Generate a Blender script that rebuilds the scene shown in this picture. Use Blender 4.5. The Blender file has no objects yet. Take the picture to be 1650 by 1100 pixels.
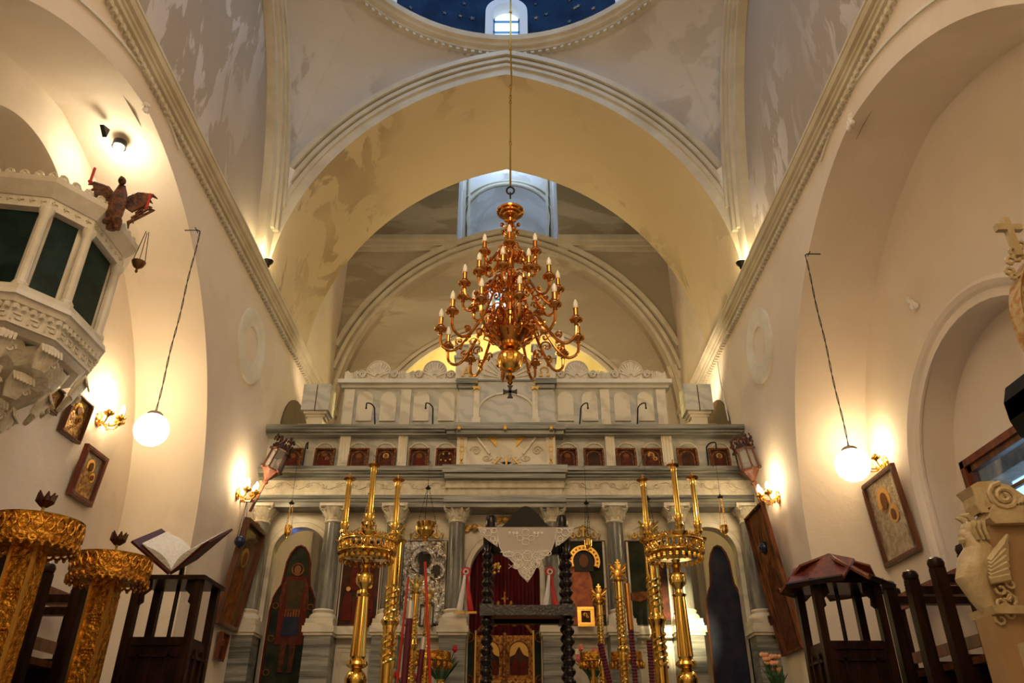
import bpy, math, random
from mathutils import Vector, Matrix, Euler, noise
PI=math.pi; R_=math.radians
sc=bpy.context.scene
COL=sc.collection
random.seed(7)
# ------------------------------------------------------------------ camera, world, exposure
H=0.45                     # camera height
F=1240.0; TH=R_(29.13); CT,ST=math.cos(TH),math.sin(TH)
cam=bpy.data.cameras.new('camera'); co=bpy.data.objects.new('camera',cam); COL.objects.link(co)
co.location=(0,0,H); co.rotation_euler=(PI/2+TH,0,0)
cam.sensor_width=36; cam.lens=F/1650*36; cam.clip_start=0.02
sc.camera=co
w=bpy.data.worlds.new('sky'); sc.world=w; w.use_nodes=True
bg=w.node_tree.nodes['Background']; bg.inputs[0].default_value=(0.45,0.72,1.0,1); bg.inputs[1].default_value=1.6
sc.view_settings.view_transform='Standard'; sc.view_settings.look='None'
sc.view_settings.gamma=1; sc.view_settings.use_curve_mapping=False
sc.view_settings.exposure=0.24
def light(name,kind,loc,power,col,size=0.3,rot=(0,0,0),sizey=None,spot=None,blend=.6):
    l=bpy.data.lights.new(name,kind); l.energy=power; l.color=col
    if kind=='AREA':
        l.size=size
        if sizey: l.shape='RECTANGLE'; l.size_y=sizey
    else: l.shadow_soft_size=size
    if kind=='SPOT': l.spot_size=spot or 1.5; l.spot_blend=blend
    o=bpy.data.objects.new(name,l); COL.objects.link(o); o.location=loc; o.rotation_euler=rot
    return o
WARM=(1,.66,.32); WARM2=(1,.76,.50); BLUE=(.45,.66,1)
# added unseen fill behind the viewer, daylight in the dome, sanctuary lamps, bay fill
light('nave_fill','AREA',(-.07,-1.6,6.4),105,(1,.76,.46),3.0,(R_(50),0,0),2.4)  # unseen warm area fill added to light the whole interior
light('aisle_fill_left','POINT',(-1.5,-.4,2.9),16,(1,.74,.44),.3)  # pair of unseen point fills added behind the viewer
light('aisle_fill_right','POINT',(1.3,-.4,2.9),16,(1,.74,.44),.3)
light('dome_daylight','AREA',(-.07,4.35,H+9.6),75,BLUE,2.6,(0,0,0),2.6)
light('crossing_light','POINT',(-.07,2.6,H+3.6),30,WARM2,.35)  # warm point light without a fixture
def aimed(name,loc,to,power,col,deg,size=.1,blend=.5):
    o=light(name,'SPOT',loc,power,col,size,(0,0,0),spot=R_(deg),blend=blend); o.rotation_euler=(Vector(to)-Vector(loc)).to_track_quat('-Z','Y').to_euler(); return o
aimed('bay_fill',(-.07,8.5,4.6),(-.07,9.9,7.2),40,WARM2,120,.3,.6)  # unseen spot added to brighten the tympanum
light('apse_lamp','POINT',(-.2,10.5,H+4.7),55,(1,.8,.35),.2)
aimed('gallery_lamp_right',(2.0,8.1,4.1),(2.1,8.6,5.6),30,WARM2,150,.08)
aimed('gallery_lamp_left',(-2.1,8.2,4.2),(-2.2,8.7,5.6),10,WARM2,150,.08)
light('lantern_daylight','AREA',(-.1,10.4,H+10.3),40,BLUE,1.0,(0,0,0),1.0)
light('lantern_glow','POINT',(-.1,11.2,H+8.6),7,BLUE,.2)
light('side_door_daylight','POINT',(-2.25,10.35,1.5),7,(.10,.33,1),.12)
sp=light('door_sunlight','SPOT',(1.15,-1.2,2.9),9000,(1,.84,.46),.02,(0,0,0),spot=R_(5.6),blend=1.0)
_V=Vector
sp.rotation_euler=(_V((1.60,7.45,1.66))-sp.location).to_track_quat('-Z','Y').to_euler()
# ------------------------------------------------------------------ pixel of the photograph -> point of the place
def ray(px,py):
    xr=(px-825)/F; yr=(550-py)/F
    return Vector((xr,CT-yr*ST,ST+yr*CT))
def atY(px,py,Y): d=ray(px,py); t=Y/d.y; return Vector((d.x*t,Y,d.z*t+H))
def atX(px,py,X): d=ray(px,py); t=X/d.x; return Vector((X,d.y*t,d.z*t+H))
def atZ(px,py,Z): d=ray(px,py); t=(Z-H)/d.z; return Vector((d.x*t,d.y*t,Z))
def zy(py,Y): return atY(825,py,Y).z
def xy(px,py,Y): return atY(px,py,Y).x
# ------------------------------------------------------------------ materials
MATS={}
def mat(name,col,rough=.6,metal=0,emit=None,estr=0,col2=None,scale=6,detail=6,lo=.4,hi=.6,bump=0,bscale=30,bdist=.01,spec=.5,stretch=(1,1,1),alpha=None,trans=0,wave=None,col3=None,bstretch=None,sheen=0):
    if name in MATS: return MATS[name]
    m=bpy.data.materials.new(name); m.use_nodes=True; nt=m.node_tree; N=nt.nodes; L=nt.links
    b=N['Principled BSDF']; b.inputs['Base Color'].default_value=(*col,1)
    b.inputs['Roughness'].default_value=rough; b.inputs['Metallic'].default_value=metal
    b.inputs['Specular IOR Level'].default_value=spec
    if emit: b.inputs['Emission Color'].default_value=(*emit,1); b.inputs['Emission Strength'].default_value=estr
    if trans: b.inputs['Transmission Weight'].default_value=trans
    if alpha is not None: b.inputs['Alpha'].default_value=alpha
    tc=N.new('ShaderNodeTexCoord')
    if col2:
        mp=N.new('ShaderNodeMapping'); mp.inputs['Scale'].default_value=stretch; L.new(tc.outputs['Object'],mp.inputs[0])
        if wave:
            t=N.new('ShaderNodeTexWave'); t.inputs['Scale'].default_value=scale; t.inputs['Distortion'].default_value=wave; t.inputs['Detail'].default_value=4; t.inputs['Detail Scale'].default_value=1.6
            t.bands_direction='DIAGONAL'
        else:
            t=N.new('ShaderNodeTexNoise'); t.inputs['Scale'].default_value=scale; t.inputs['Detail'].default_value=detail; t.inputs['Roughness'].default_value=.6
        L.new(mp.outputs[0],t.inputs[0])
        r=N.new('ShaderNodeValToRGB'); L.new(t.outputs['Fac'],r.inputs[0])
        r.color_ramp.elements[0].position=lo; r.color_ramp.elements[0].color=(*col,1)
        r.color_ramp.elements[1].position=hi; r.color_ramp.elements[1].color=(*col2,1)
        if col3:
            e=r.color_ramp.elements.new(min(1,hi+.12)); e.color=(*col3,1)
        L.new(r.outputs[0],b.inputs['Base Color'])
    if bump:
        t2=N.new('ShaderNodeTexNoise'); t2.inputs['Scale'].default_value=bscale; t2.inputs['Detail'].default_value=5
        if bstretch:
            m2=N.new('ShaderNodeMapping'); m2.inputs['Scale'].default_value=bstretch; L.new(tc.outputs['Object'],m2.inputs[0]); L.new(m2.outputs[0],t2.inputs[0])
        else: L.new(tc.outputs['Object'],t2.inputs[0])
        bp=N.new('ShaderNodeBump'); bp.inputs['Strength'].default_value=bump; bp.inputs['Distance'].default_value=bdist
        L.new(t2.outputs['Fac'],bp.inputs['Height']); L.new(bp.outputs[0],b.inputs['Normal'])
    MATS[name]=m; return m
def plaster(name,col,stain,lo,hi,scale=1.1,amount=1.0,stretch=(1,1,1),grime=(.5,.42,.3),seed=0):
    """whitewash with damp patches of its own shape: two noises, hard-edged"""
    if name in MATS: return MATS[name]
    m=bpy.data.materials.new(name); m.use_nodes=True; nt=m.node_tree; N=nt.nodes; L=nt.links
    b=N['Principled BSDF']; b.inputs['Roughness'].default_value=.75; b.inputs['Specular IOR Level'].default_value=.25
    tc=N.new('ShaderNodeTexCoord'); mp=N.new('ShaderNodeMapping'); mp.inputs['Scale'].default_value=stretch; mp.inputs['Location'].default_value=(seed,seed*.7,0)
    L.new(tc.outputs['Object'],mp.inputs[0])
    n1=N.new('ShaderNodeTexNoise'); n1.inputs['Scale'].default_value=scale; n1.inputs['Detail'].default_value=7; n1.inputs['Roughness'].default_value=.58; n1.inputs['Distortion'].default_value=.5
    L.new(mp.outputs[0],n1.inputs[0])
    r1=N.new('ShaderNodeValToRGB'); r1.color_ramp.elements[0].position=lo; r1.color_ramp.elements[1].position=hi
    r1.color_ramp.elements[0].color=(*col,1); r1.color_ramp.elements[1].color=(*stain,1)
    L.new(n1.outputs['Fac'],r1.inputs[0])
    n2=N.new('ShaderNodeTexNoise'); n2.inputs['Scale'].default_value=.45; n2.inputs['Detail'].default_value=3; L.new(mp.outputs[0],n2.inputs[0])
    r2=N.new('ShaderNodeValToRGB'); r2.color_ramp.elements[0].position=.42; r2.color_ramp.elements[1].position=.60
    r2.color_ramp.elements[0].color=(0,0,0,1); r2.color_ramp.elements[1].color=(amount,)*3+(1,)
    L.new(n2.outputs['Fac'],r2.inputs[0])
    mx=N.new('ShaderNodeMixRGB'); mx.inputs[1].default_value=(*col,1); L.new(r2.outputs[0],mx.inputs[0]); L.new(r1.outputs[0],mx.inputs[2])
    n3=N.new('ShaderNodeTexNoise'); n3.inputs['Scale'].default_value=3.2; n3.inputs['Detail'].default_value=8; L.new(mp.outputs[0],n3.inputs[0])
    mr=N.new('ShaderNodeMapRange'); mr.inputs[1].default_value=.35; mr.inputs[2].default_value=.75; mr.inputs[3].default_value=0; mr.inputs[4].default_value=.16
    L.new(n3.outputs['Fac'],mr.inputs[0])
    mx2=N.new('ShaderNodeMixRGB'); mx2.inputs[2].default_value=(*grime,1); L.new(mr.outputs[0],mx2.inputs[0]); L.new(mx.outputs[0],mx2.inputs[1])
    L.new(mx2.outputs[0],b.inputs['Base Color'])
    n4=N.new('ShaderNodeTexNoise'); n4.inputs['Scale'].default_value=4; n4.inputs['Detail'].default_value=8; n4.inputs['Roughness'].default_value=.65; L.new(tc.outputs['Object'],n4.inputs[0])
    bp=N.new('ShaderNodeBump'); bp.inputs['Strength'].default_value=.35; bp.inputs['Distance'].default_value=.03; L.new(n4.outputs['Fac'],bp.inputs['Height']); L.new(bp.outputs[0],b.inputs['Normal'])
    MATS[name]=m; return m
CREAM=(.80,.74,.62)
M_wall=plaster('whitewash',(.78,.675,.55),(.58,.48,.36),.5,.56,1.2,.35)
M_vault=plaster('damp whitewash vault',(.60,.49,.31),(.40,.31,.19),.50,.53,1.5,1.0,grime=(.5,.4,.2),seed=1)
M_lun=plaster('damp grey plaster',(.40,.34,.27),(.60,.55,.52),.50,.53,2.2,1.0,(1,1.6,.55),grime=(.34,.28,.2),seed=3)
M_pend=plaster('pendentive plaster',(.62,.58,.53),(.46,.41,.35),.49,.53,1.3,1.0,grime=(.40,.35,.3),seed=5)
M_tymp=plaster('tympanum plaster',(.46,.39,.27),(.66,.58,.42),.50,.56,1.5,1.0,(.5,1,1.5),grime=(.35,.3,.2),seed=8)
M_trim=mat('painted moulding',(.66,.60,.46),.7,col2=(.50,.43,.30),scale=3,lo=.35,hi=.75,bump=.15,bscale=20)
M_trimw=mat('white moulding',(.76,.72,.62),.7,col2=(.62,.57,.45),scale=4,lo=.4,hi=.75,bump=.15,bscale=20)
M_apse=mat('yellow apse plaster',(.72,.62,.30),.7,col2=(.62,.52,.25),scale=2)
M_dome=mat('blue painted dome',(.006,.016,.045),.8,spec=.1,col2=(.015,.05,.11),scale=2.5,lo=.35,hi=.7)
M_star=mat('star dark gold',(.02,.025,.03),.5)
M_stard=mat('ochre painted star',(.20,.15,.09),.6)
M_marble=mat('white marble',(.74,.67,.51),.32,col2=(.60,.54,.40),scale=1.6,wave=9,lo=.55,hi=1.0,stretch=(1,1,1.3),bump=.05,bscale=8)
M_marbleb=mat('pale veined marble',(.56,.55,.47),.32,col2=(.44,.44,.39),scale=2.2,wave=9,lo=.4,hi=1.0,stretch=(1,1,1.6))
M_carve=mat('carved white marble',(.76,.70,.55),.5,col2=(.58,.51,.36),scale=14,lo=.4,hi=.7,bump=.5,bscale=26,bdist=.02)
M_grey=mat('grey marble',(.09,.095,.08),.3,col2=(.36,.35,.29),scale=5,detail=12,lo=.38,hi=.66,stretch=(.35,1,6),bump=.06,bscale=10)
M_greyc=mat('grey column marble',(.085,.085,.07),.25,col2=(.30,.29,.24),scale=3.5,detail=9,lo=.35,hi=.72,stretch=(3,3,.6))
M_gold=mat('gilt brass',(.90,.54,.12),.22,1,bump=.1,bscale=15)
M_brass=mat('polished brass',(.82,.54,.13),.14,1)
M_copper=mat('copper gold brass',(.64,.28,.065),.17,1)
M_goldr=mat('embossed gold',(.80,.40,.05),.26,1,col2=(.25,.09,.015),scale=34,lo=.36,hi=.70,bump=.8,bscale=38,bdist=.022)
M_goldp=mat('gold paint',(.62,.38,.08),.4,.5,bump=.4,bscale=60)
M_silver=mat('embossed silver',(.88,.82,.68),.26,1,col2=(.42,.34,.22),scale=22,lo=.42,hi=.6,bump=1.0,bscale=24,bdist=.05)
M_wood=mat('dark stained wood',(.030,.011,.006),.32,spec=.18,col2=(.012,.005,.004),scale=6,stretch=(4,4,.5),bump=.1,bscale=20)
M_black=mat('black lacquered wood',(.008,.004,.004),.22,spec=.35)
M_brown=mat('brown wood',(.16,.055,.02),.35,col2=(.08,.025,.01),scale=5,stretch=(5,5,.6))
M_red=mat('red brown wood',(.20,.045,.015),.35,col2=(.10,.02,.01),scale=5,stretch=(5,5,.6))
M_iron=mat('black iron',(.015,.013,.012),.5,.6)
M_glass=mat('lamp glass',(.9,.9,.85),.08,trans=.9)
M_globe=mat('lit opal globe',(1,1,1),.4,emit=(1,.90,.76),estr=4.5)
M_bulb=mat('lit flame bulb',(1,1,1),.4,emit=(1,.80,.5),estr=30)
M_bulboff=mat('frosted candle bulb',(.72,.66,.52),.25,emit=(1,.8,.5),estr=.12)
M_paper=mat('printed paper',(.86,.83,.74),.8,col2=(.66,.62,.54),scale=60,stretch=(.4,6,1),lo=.5,hi=.56)
M_redc=mat('crimson velvet',(.16,.004,.012),.7,col2=(.08,.002,.006),scale=10,stretch=(4,4,.4))
M_burg=mat('burgundy candle wrap',(.10,.004,.018),.5)
M_redp=mat('red wax',(.55,.03,.015),.4)
M_white=mat('white cloth',(.78,.74,.68),.7)
M_ribr=mat('red ribbon',(.50,.012,.012),.5)
M_green=mat('leaf green',(.03,.09,.02),.5,col2=(.015,.05,.012),scale=20)
M_pink=mat('pink bloom',(.75,.16,.14),.5)
M_peach=mat('peach rose',(.85,.42,.22),.5)
# ------------------------------------------------------------------ mesh builder
class MB:
    def __init__(s): s.v=[]; s.f=[]; s.m=[]; s.cm=0
    def add(s,vs,fs):
        n=len(s.v); s.v+= [Vector(p) for p in vs]; s.f+=[tuple(i+n for i in f) for f in fs]; s.m+=[s.cm]*len(fs); return s
    def box(s,x0,x1,y0,y1,z0,z1,M=None):
        p=[Vector((x,y,z)) for z in (z0,z1) for y in (y0,y1) for x in (x0,x1)]
        if M: p=[M@q for q in p]
        return s.add(p,[(0,2,3,1),(4,5,7,6),(0,1,5,4),(2,6,7,3),(0,4,6,2),(1,3,7,5)])
    def bar(s,a,b,w,h=None,up=Vector((0,0,1))):
        a=Vector(a);b=Vector(b);h=h or w; d=(b-a).normalized()
        if abs(d.dot(up))>.98: up=Vector((0,1,0))
        x=d.cross(up).normalized(); y=x.cross(d)
        p=[]
        for c in (a,b):
            for (i,j) in ((-1,-1),(1,-1),(1,1),(-1,1)): p.append(c+x*i*w/2+y*j*h/2)
        return s.add(p,[(0,3,2,1),(4,5,6,7),(0,1,5,4),(1,2,6,5),(2,3,7,6),(3,0,4,7)])
    def lathe(s,prof,n=20,M=None,c=(0,0),sx=1,sy=1,tw=0):
        vs=[];k=len(prof)
        for i,(r,z) in enumerate(prof):
            for j in range(n):
                a=2*PI*j/n+tw*z; p=Vector((c[0]+r*sx*math.cos(a),c[1]+r*sy*math.sin(a),z)); vs.append(M@p if M else p)
        fs=[(i*n+j,i*n+(j+1)%n,(i+1)*n+(j+1)%n,(i+1)*n+j) for i in range(k-1) for j in range(n)]
        fs.append(tuple(range(n))[::-1]); fs.append(tuple((k-1)*n+j for j in range(n)))
        return s.add(vs,fs)
    def tube(s,pts,r,n=8,closed=False):
        pts=[Vector(p) for p in pts]; k=len(pts)
        rr=r if isinstance(r,(list,tuple)) else [r]*k
        vs=[];u=None
        for i in range(k):
            if closed: d=(pts[(i+1)%k]-pts[i-1])
            else: d=pts[min(i+1,k-1)]-pts[max(i-1,0)]
            if d.length<1e-9: d=Vector((0,0,1))
            d.normalize()
            if u is None:
                u=d.orthogonal().normalized()
            u=(u-d*u.dot(d)); 
            if u.length<1e-6: u=d.orthogonal()
            u.normalize(); w=d.cross(u)
            for j in range(n):
                a=2*PI*j/n; vs.append(pts[i]+(u*math.cos(a)+w*math.sin(a))*rr[i])
        m=k if closed else k-1
        fs=[(i*n+j,i*n+(j+1)%n,((i+1)%k)*n+(j+1)%n,((i+1)%k)*n+j) for i in range(m) for j in range(n)]
        if not closed: fs+= [tuple(range(n))[::-1],tuple((k-1)*n+j for j in range(n))]
        return s.add(vs,fs)
    def sph(s,c,r,n=12,sx=1,sy=1,sz=1,M=None):
        k=max(4,n//2)
        Mx=Matrix.Translation(Vector(c))
        if M: Mx=Mx@M
        prof=[(max(1e-4,r*math.sin(PI*i/k)),-r*math.cos(PI*i/k)*sz) for i in range(k+1)]
        return s.lathe(prof,n,Mx,sx=sx,sy=sy)
    def prism(s,poly,f,w0,w1):
        n=len(poly); vs=[f(u,v,w0) for u,v in poly]+[f(u,v,w1) for u,v in poly]
        fs=[tuple(range(n))[::-1],tuple(range(n,2*n))]+[(i,(i+1)%n,n+(i+1)%n,n+i) for i in range(n)]
        return s.add(vs,fs)
    def strip(s,A,B,closed=False):
        n=len(A); m=n if closed else n-1
        return s.add(list(A)+list(B),[(i,(i+1)%n,n+(i+1)%n,n+i) for i in range(m)])
    def sweep(s,path,prof,closed=False):
        """path: list of (point, n1, n2); prof: closed 2D list"""
        k=len(prof); vs=[]
        for p,a,b in path:
            for u,v in prof: vs.append(Vector(p)+a*u+b*v)
        m=len(path) if closed else len(path)-1; q=len(path)
        fs=[(i*k+j,i*k+(j+1)%k,((i+1)%q)*k+(j+1)%k,((i+1)%q)*k+j) for i in range(m) for j in range(k)]
        if not closed: fs+=[tuple(range(k))[::-1],tuple((q-1)*k+j for j in range(k))]
        return s.add(vs,fs)
    def build(s,name,mats,parent=None,smooth=True,ang=35,label=None,kind=None,loc=None):
        me=bpy.data.meshes.new(name); me.from_pydata([tuple(p) for p in s.v],[],s.f)
        if not isinstance(mats,(list,tuple)): mats=[mats]
        for m in mats: me.materials.append(m)
        if len(mats)>1:
            for p,i in zip(me.polygons,s.m): p.material_index=i
        import bmesh
        bm=bmesh.new(); bm.from_mesh(me); bmesh.ops.recalc_face_normals(bm,faces=bm.faces); bm.to_mesh(me); bm.free()
        if smooth:
            for p in me.polygons: p.use_smooth=True
            me.set_sharp_from_angle(angle=R_(ang))
        o=bpy.data.objects.new(name,me); COL.objects.link(o)
        if parent: o.parent=parent
        if loc is not None: o.location=loc
        if label: o['label']=label
        if kind: o['kind']=kind
        return o
def thing(name,label,cat,loc=(0,0,0),rotz=0,group=None,rot=None):
    o=bpy.data.objects.new(name,None); COL.objects.link(o); o.empty_display_size=.1
    o.location=loc; o.rotation_euler=rot if rot is not None else (0,0,rotz); o['label']=label; o['category']=cat
    if group: o['group']=group
    return o
def tag(o,label,cat,group=None):
    o['label']=label; o['category']=cat
    if group: o['group']=group
    return o
def S(o): o['kind']='structure'; return o
def dup(root,loc,rotz=None,label=None,rot=None):
    r=root.copy(); COL.objects.link(r); r.location=loc
    if rotz is not None: r.rotation_euler=(0,0,rotz)
    if rot is not None: r.rotation_euler=rot
    if label: r['label']=label
    for ch in list(root.children):
        c=ch.copy(); COL.objects.link(c); c.parent=r
        for g in list(ch.children):
            d=g.copy(); COL.objects.link(d); d.parent=c
    return r
def link_part(src,parent,loc,rot=(0,0,0),scale=(1,1,1)):
    c=src.copy(); COL.objects.link(c); c.parent=parent; c.location=loc; c.rotation_euler=rot; c.scale=scale; return c
# ================================================================== THE SHELL
CX=-.07; W=2.47; XL=CX-W; XR=CX+W; AD=.6
SPZ=H+4.3; YC=4.35; YF=6.6; YB=8.3; YE=9.8; YW=2*YC-YF
def ptd(a,r):                         # half of a pointed (or round) arch: u>=0 -> height above springing
    if r>=a:
        Rr=(a*a+r*r)/(2*a); off=Rr-a
        return lambda u: math.sqrt(max(0,Rr*Rr-(min(abs(u),a)+off)**2))
    return lambda u: r*math.sqrt(max(0,1-(min(abs(u),a)/a)**2))
def samp(a,n=24): return [a*math.sin(PI/2*(i/n)) if i>=0 else -a*math.sin(PI/2*(-i/n)) for i in range(-n,n+1)]
def arch_wall(mb,f,u0,u1,zb,zt,ops):
    """sheet from u0..u1, zb..zt with arched openings (centre, half, sill, spring, rise)"""
    u=u0
    for (c,a,sill,sp,r) in sorted(ops):
        mb.add([f(u,zb),f(c-a,zb),f(c-a,zt),f(u,zt)],[(0,1,2,3)])
        if sill>zb: mb.add([f(c-a,zb),f(c+a,zb),f(c+a,sill),f(c-a,sill)],[(0,1,2,3)])
        h=ptd(a,r); us=samp(a)
        mb.strip([f(c+x,sp+h(x)) for x in us],[f(c+x,zt) for x in us])
        u=c+a
    mb.add([f(u,zb),f(u1,zb),f(u1,zt),f(u,zt)],[(0,1,2,3)])
def outline(c,a,sill,sp,r,n=24):
    h=ptd(a,r); return [(c-a,sill)]+[(c+x,sp+h(x)) for x in samp(a,n)]+[(c+a,sill)]
def reveal(mb,f0,f1,pts,sill=False):
    mb.strip([f0(u,z) for u,z in pts],[f1(u,z) for u,z in pts],closed=sill)
# floor
fl=MB(); fl.box(-3.6,3.6,-3.5,14,-.1,0); S(fl.build('floor',mat('grey stone floor',(.25,.24,.22),.3,col2=(.4,.38,.35),scale=2),smooth=False))
# nave side walls with deep arched recesses
for side,X,sg in (('left',XL,-1),('right',XR,1)):
    AY=3.90 if sg<0 else 4.03
    f0=lambda u,z,X=X:(X,u,z); f1=lambda u,z,X=X,sg=sg:(X+sg*AD,u,z)
    mb=MB(); arch_wall(mb,f0,-3,YF,0,SPZ+.02,[(AY,2.2,0,H+1.6,2.42)])
    mb.add([f0(YF,0),f0(YE+3,0),f0(YE+3,H+10.6),f0(YF,H+10.6)],[(0,1,2,3)])   # pier and east bay
    reveal(mb,f0,f1,outline(AY,2.2,0,H+1.6,2.42,30))
    # recess back wall
    f2=lambda u,z,X=X,sg=sg:(X+sg*(AD+.55),u,z)
    if sg<0:
        op=(3.78,.55,H+2.0,H+3.25,.42)
        arch_wall(mb,f1,1.6,6.3,0,H+4.3,[op]); o_=outline(*op); reveal(mb,f1,f2,o_,True)
        mb.add([f2(3,H+1.9),f2(4.6,H+1.9),f2(4.6,H+4),f2(3,H+4)],[(0,1,2,3)])
    else:
        NI=(4.42,.95,0,H+1.75,.90)
        f2=lambda u,z,X=X,sg=sg:(X+sg*(AD+.24),u,z)
        arch_wall(mb,f1,1.6,6.3,0,H+4.3,[NI]); reveal(mb,f1,f2,outline(*NI))
        # back of the niche, pierced by the window
        f=f2; wz0,wz1,wy0,wy1=H+1.0,H+1.93,3.62,5.26
        mb.add([f(3.3,0),f(5.6,0),f(5.6,wz0),f(3.3,wz0)],[(0,1,2,3)]); mb.add([f(3.3,wz1),f(5.6,wz1),f(5.6,H+3),f(3.3,H+3)],[(0,1,2,3)])
        mb.add([f(3.3,wz0),f(wy0,wz0),f(wy0,wz1),f(3.3,wz1)],[(0,1,2,3)]); mb.add([f(wy1,wz0),f(5.6,wz0),f(5.6,wz1),f(wy1,wz1)],[(0,1,2,3)])
    # upper wall west of the crossing
    mb.add([f0(-3,SPZ),f0(YW,SPZ),f0(YW,H+7.8),f0(-3,H+7.8)],[(0,1,2,3)])
    o=mb.build('wall_'+side,M_wall); S(o)
    # lunette under the long wall arch, set back
    lu=MB(); fl_=lambda u,z,X=X,sg=sg:(X+sg*.10,u,z)
    la=2.05; lh=lambda v: 3.25*math.sqrt(max(0,1-(v/la)**2))
    us=samp(la,28); lu.strip([fl_(YC+u,SPZ-.3) for u in us],[fl_(YC+u,SPZ+lh(u)) for u in us])
    lo_=lu.build('lunette',M_lun,o); 
    rv=MB(); rv.strip([f0(YC+u,SPZ+lh(u)) for u in us],[fl_(YC+u,SPZ+lh(u)) for u in us])
    lo=lambda v: 3.45*math.sqrt(max(0,1-(v/2.5)**2))
    vs=samp(2.25,28); la_=[]
    ins=[f0(YC+v,SPZ+(lh(v) if abs(v)<la else 0)) for v in vs]; outs=[f0(YC+v,SPZ+lo(v)) for v in vs]
    rv.strip(ins,outs); rv.build('arch_face',M_trim,o)
    # rib moulding, stepped
    for k,(d,pr,wd) in enumerate(((.10,.035,.05),(.17,.06,.05),(.25,.085,.06))):
        rb=MB(); path=[]
        for i in range(57):
            t=-1+2*i/56; ang=t*R_(78)
            v=(la+d)*math.sin(ang)*1.02; 
            if abs(v)>2.25: continue
            z=SPZ+(3.25+d*.75)*math.cos(ang)
            n2=Vector((0,math.sin(ang)*1.2,math.cos(ang))).normalized()
            path.append((Vector((X,YC+v,z)),Vector((-sg,0,0)),n2))
        rb.sweep(path,[(-.01,-wd/2),(pr,-wd/2),(pr,wd/2),(-.01,wd/2)]); rb.build('rib_moulding',M_trim,o)
    # crack shell at the arch point
    ck=MB()
    for q in range(5): ck.sph((X-sg*.0,AY+random.uniform(-.05,.03),H+4.03+random.uniform(-.05,.03)),.022,6,sz=random.uniform(.6,1.6))
    ck.build('chipped_plaster',M_white,o)
    # relief line above the recess arch
    ra=MB(); h=ptd(2.2+.17,2.42+.2); pth=[]
    for u in samp(2.37,30):
        if u<0.0*sg-2.3: continue
        if u>.55: continue
        pth.append((Vector((X,AY+u,H+1.6+h(u))),Vector((-sg,0,0)),Vector((0,0,1))))
    ra.sweep(pth,[(-.005,-.012),(.016,-.012),(.016,.012),(-.005,.012)]); ra.build('arch_line',M_trimw,o)
# string courses
for side,X,sg,n in (('left',XL,-1,1),('right',XR,1,2)):
    z=SPZ
    prof=[(-.01,-.09),(.02,-.09),(.02,-.055),(.045,-.05),(.045,-.015),(.06,-.01),(.06,.015),(.085,.02),(.095,.045),(.095,.06),(.105,.065),(.105,.085),(-.01,.09)]
    mb=MB(); mb.sweep([(Vector((X,y,z)),Vector((-sg,0,0)),Vector((0,0,1))) for y in (-3,YE+3)],prof)
    o=mb.build('trim_%d'%n,M_trim,smooth=False); S(o)
    dn=MB(); y=.8
    while y<9.4:
        dn.box(min(X,X-sg*.04),max(X,X-sg*.04),y,y+.03,z-.125,z-.085); y+=.062
    dn.build('dentil',M_trim,o,smooth=False,kind='stuff')
    # round relief on the wall
    cpt=atX(404,557,XL) if sg<0 else atX(1225,557,XR)
    md=MB(); 
    for rr,wd,pr in ((.30,.07,.035),(.235,.045,.022)):
        pth=[(cpt+Vector((0,rr*math.cos(a),rr*math.sin(a))),Vector((-sg,0,0)),Vector((0,math.cos(a),math.sin(a)))) for a in [2*PI*i/48 for i in range(48)]]
        md.sweep(pth,[(-.005,-wd),(pr*.6,-wd),(pr,0),(pr*.6,wd),(-.005,wd)],closed=True)
    S(md.build('trim_%d'%(n+2),M_trimw))
# crossing arches east and west, soffit, faces
hi=ptd(W,3.1)
RO=(W*W+3.1*3.1)/(2*W); offo=RO-W
ho=lambda u,d=.36: math.sqrt(max(0,(RO+d)**2-(abs(u)+offo)**2))
us=samp(W,30)
ea=MB()
ea.strip([(CX+u,YF,SPZ+hi(u)) for u in us],[(CX+u,YB,SPZ+hi(u)) for u in us])
ea.strip([(CX+u,YB,SPZ+hi(u)) for u in us],[(CX+u,YB,H+10.6) for u in us])
e_o=ea.build('wall_crossing_east',M_vault); S(e_o)
ef=MB(); ef.strip([(CX+u,YF,SPZ+hi(u)) for u in us],[(CX+u,YF,SPZ+ho(u)) for u in us])
ef.build('arch_face',M_trim,e_o)
def offset_arc(d,Y,n=60,zmax=None):
    pts=[]
    for sgn in (-1,1):
        seg=[]
        for i in range(n+1):
            # angle from apex to wall
            a0=math.acos((offo)/(RO+d)); a1=math.acos(min(1,(W+offo)/(RO+d)))
            a=a0+(a1-a0)*i/n
            seg.append((sgn*((RO+d)*math.cos(a)-offo),(RO+d)*math.sin(a),sgn*math.cos(a),math.sin(a)))
        if sgn<0: seg=seg[::-1]
        else: seg=seg[1:]
        pts+=seg
    return [(Vector((CX+x,Y,SPZ+z)),Vector((0,-1,0)),Vector((nx,0,nz))) for x,z,nx,nz in pts]
for d,pr,wd in ((.14,.03,.05),(.21,.055,.05),(.29,.085,.07)):
    rb=MB(); rb.sweep(offset_arc(d,YF),[(-.01,-wd/2),(pr,-wd/2),(pr,wd/2),(-.01,wd/2)]); rb.build('rib_moulding',M_trim,e_o)
wa=MB(); wa.strip([(CX+u,YW,SPZ+hi(u)) for u in us],[(CX+u,YW,H+8.2) for u in us]); 
wa.strip([(CX+u,YW,SPZ+hi(u)) for u in us],[(CX+u,-3,SPZ+hi(u)) for u in us]); S(wa.build('wall_crossing_west',M_wall))
wb=MB(); wb.box(-3.3,3.2,-3.1,-3,0,H+8); S(wb.build('wall_back',M_wall))
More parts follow.
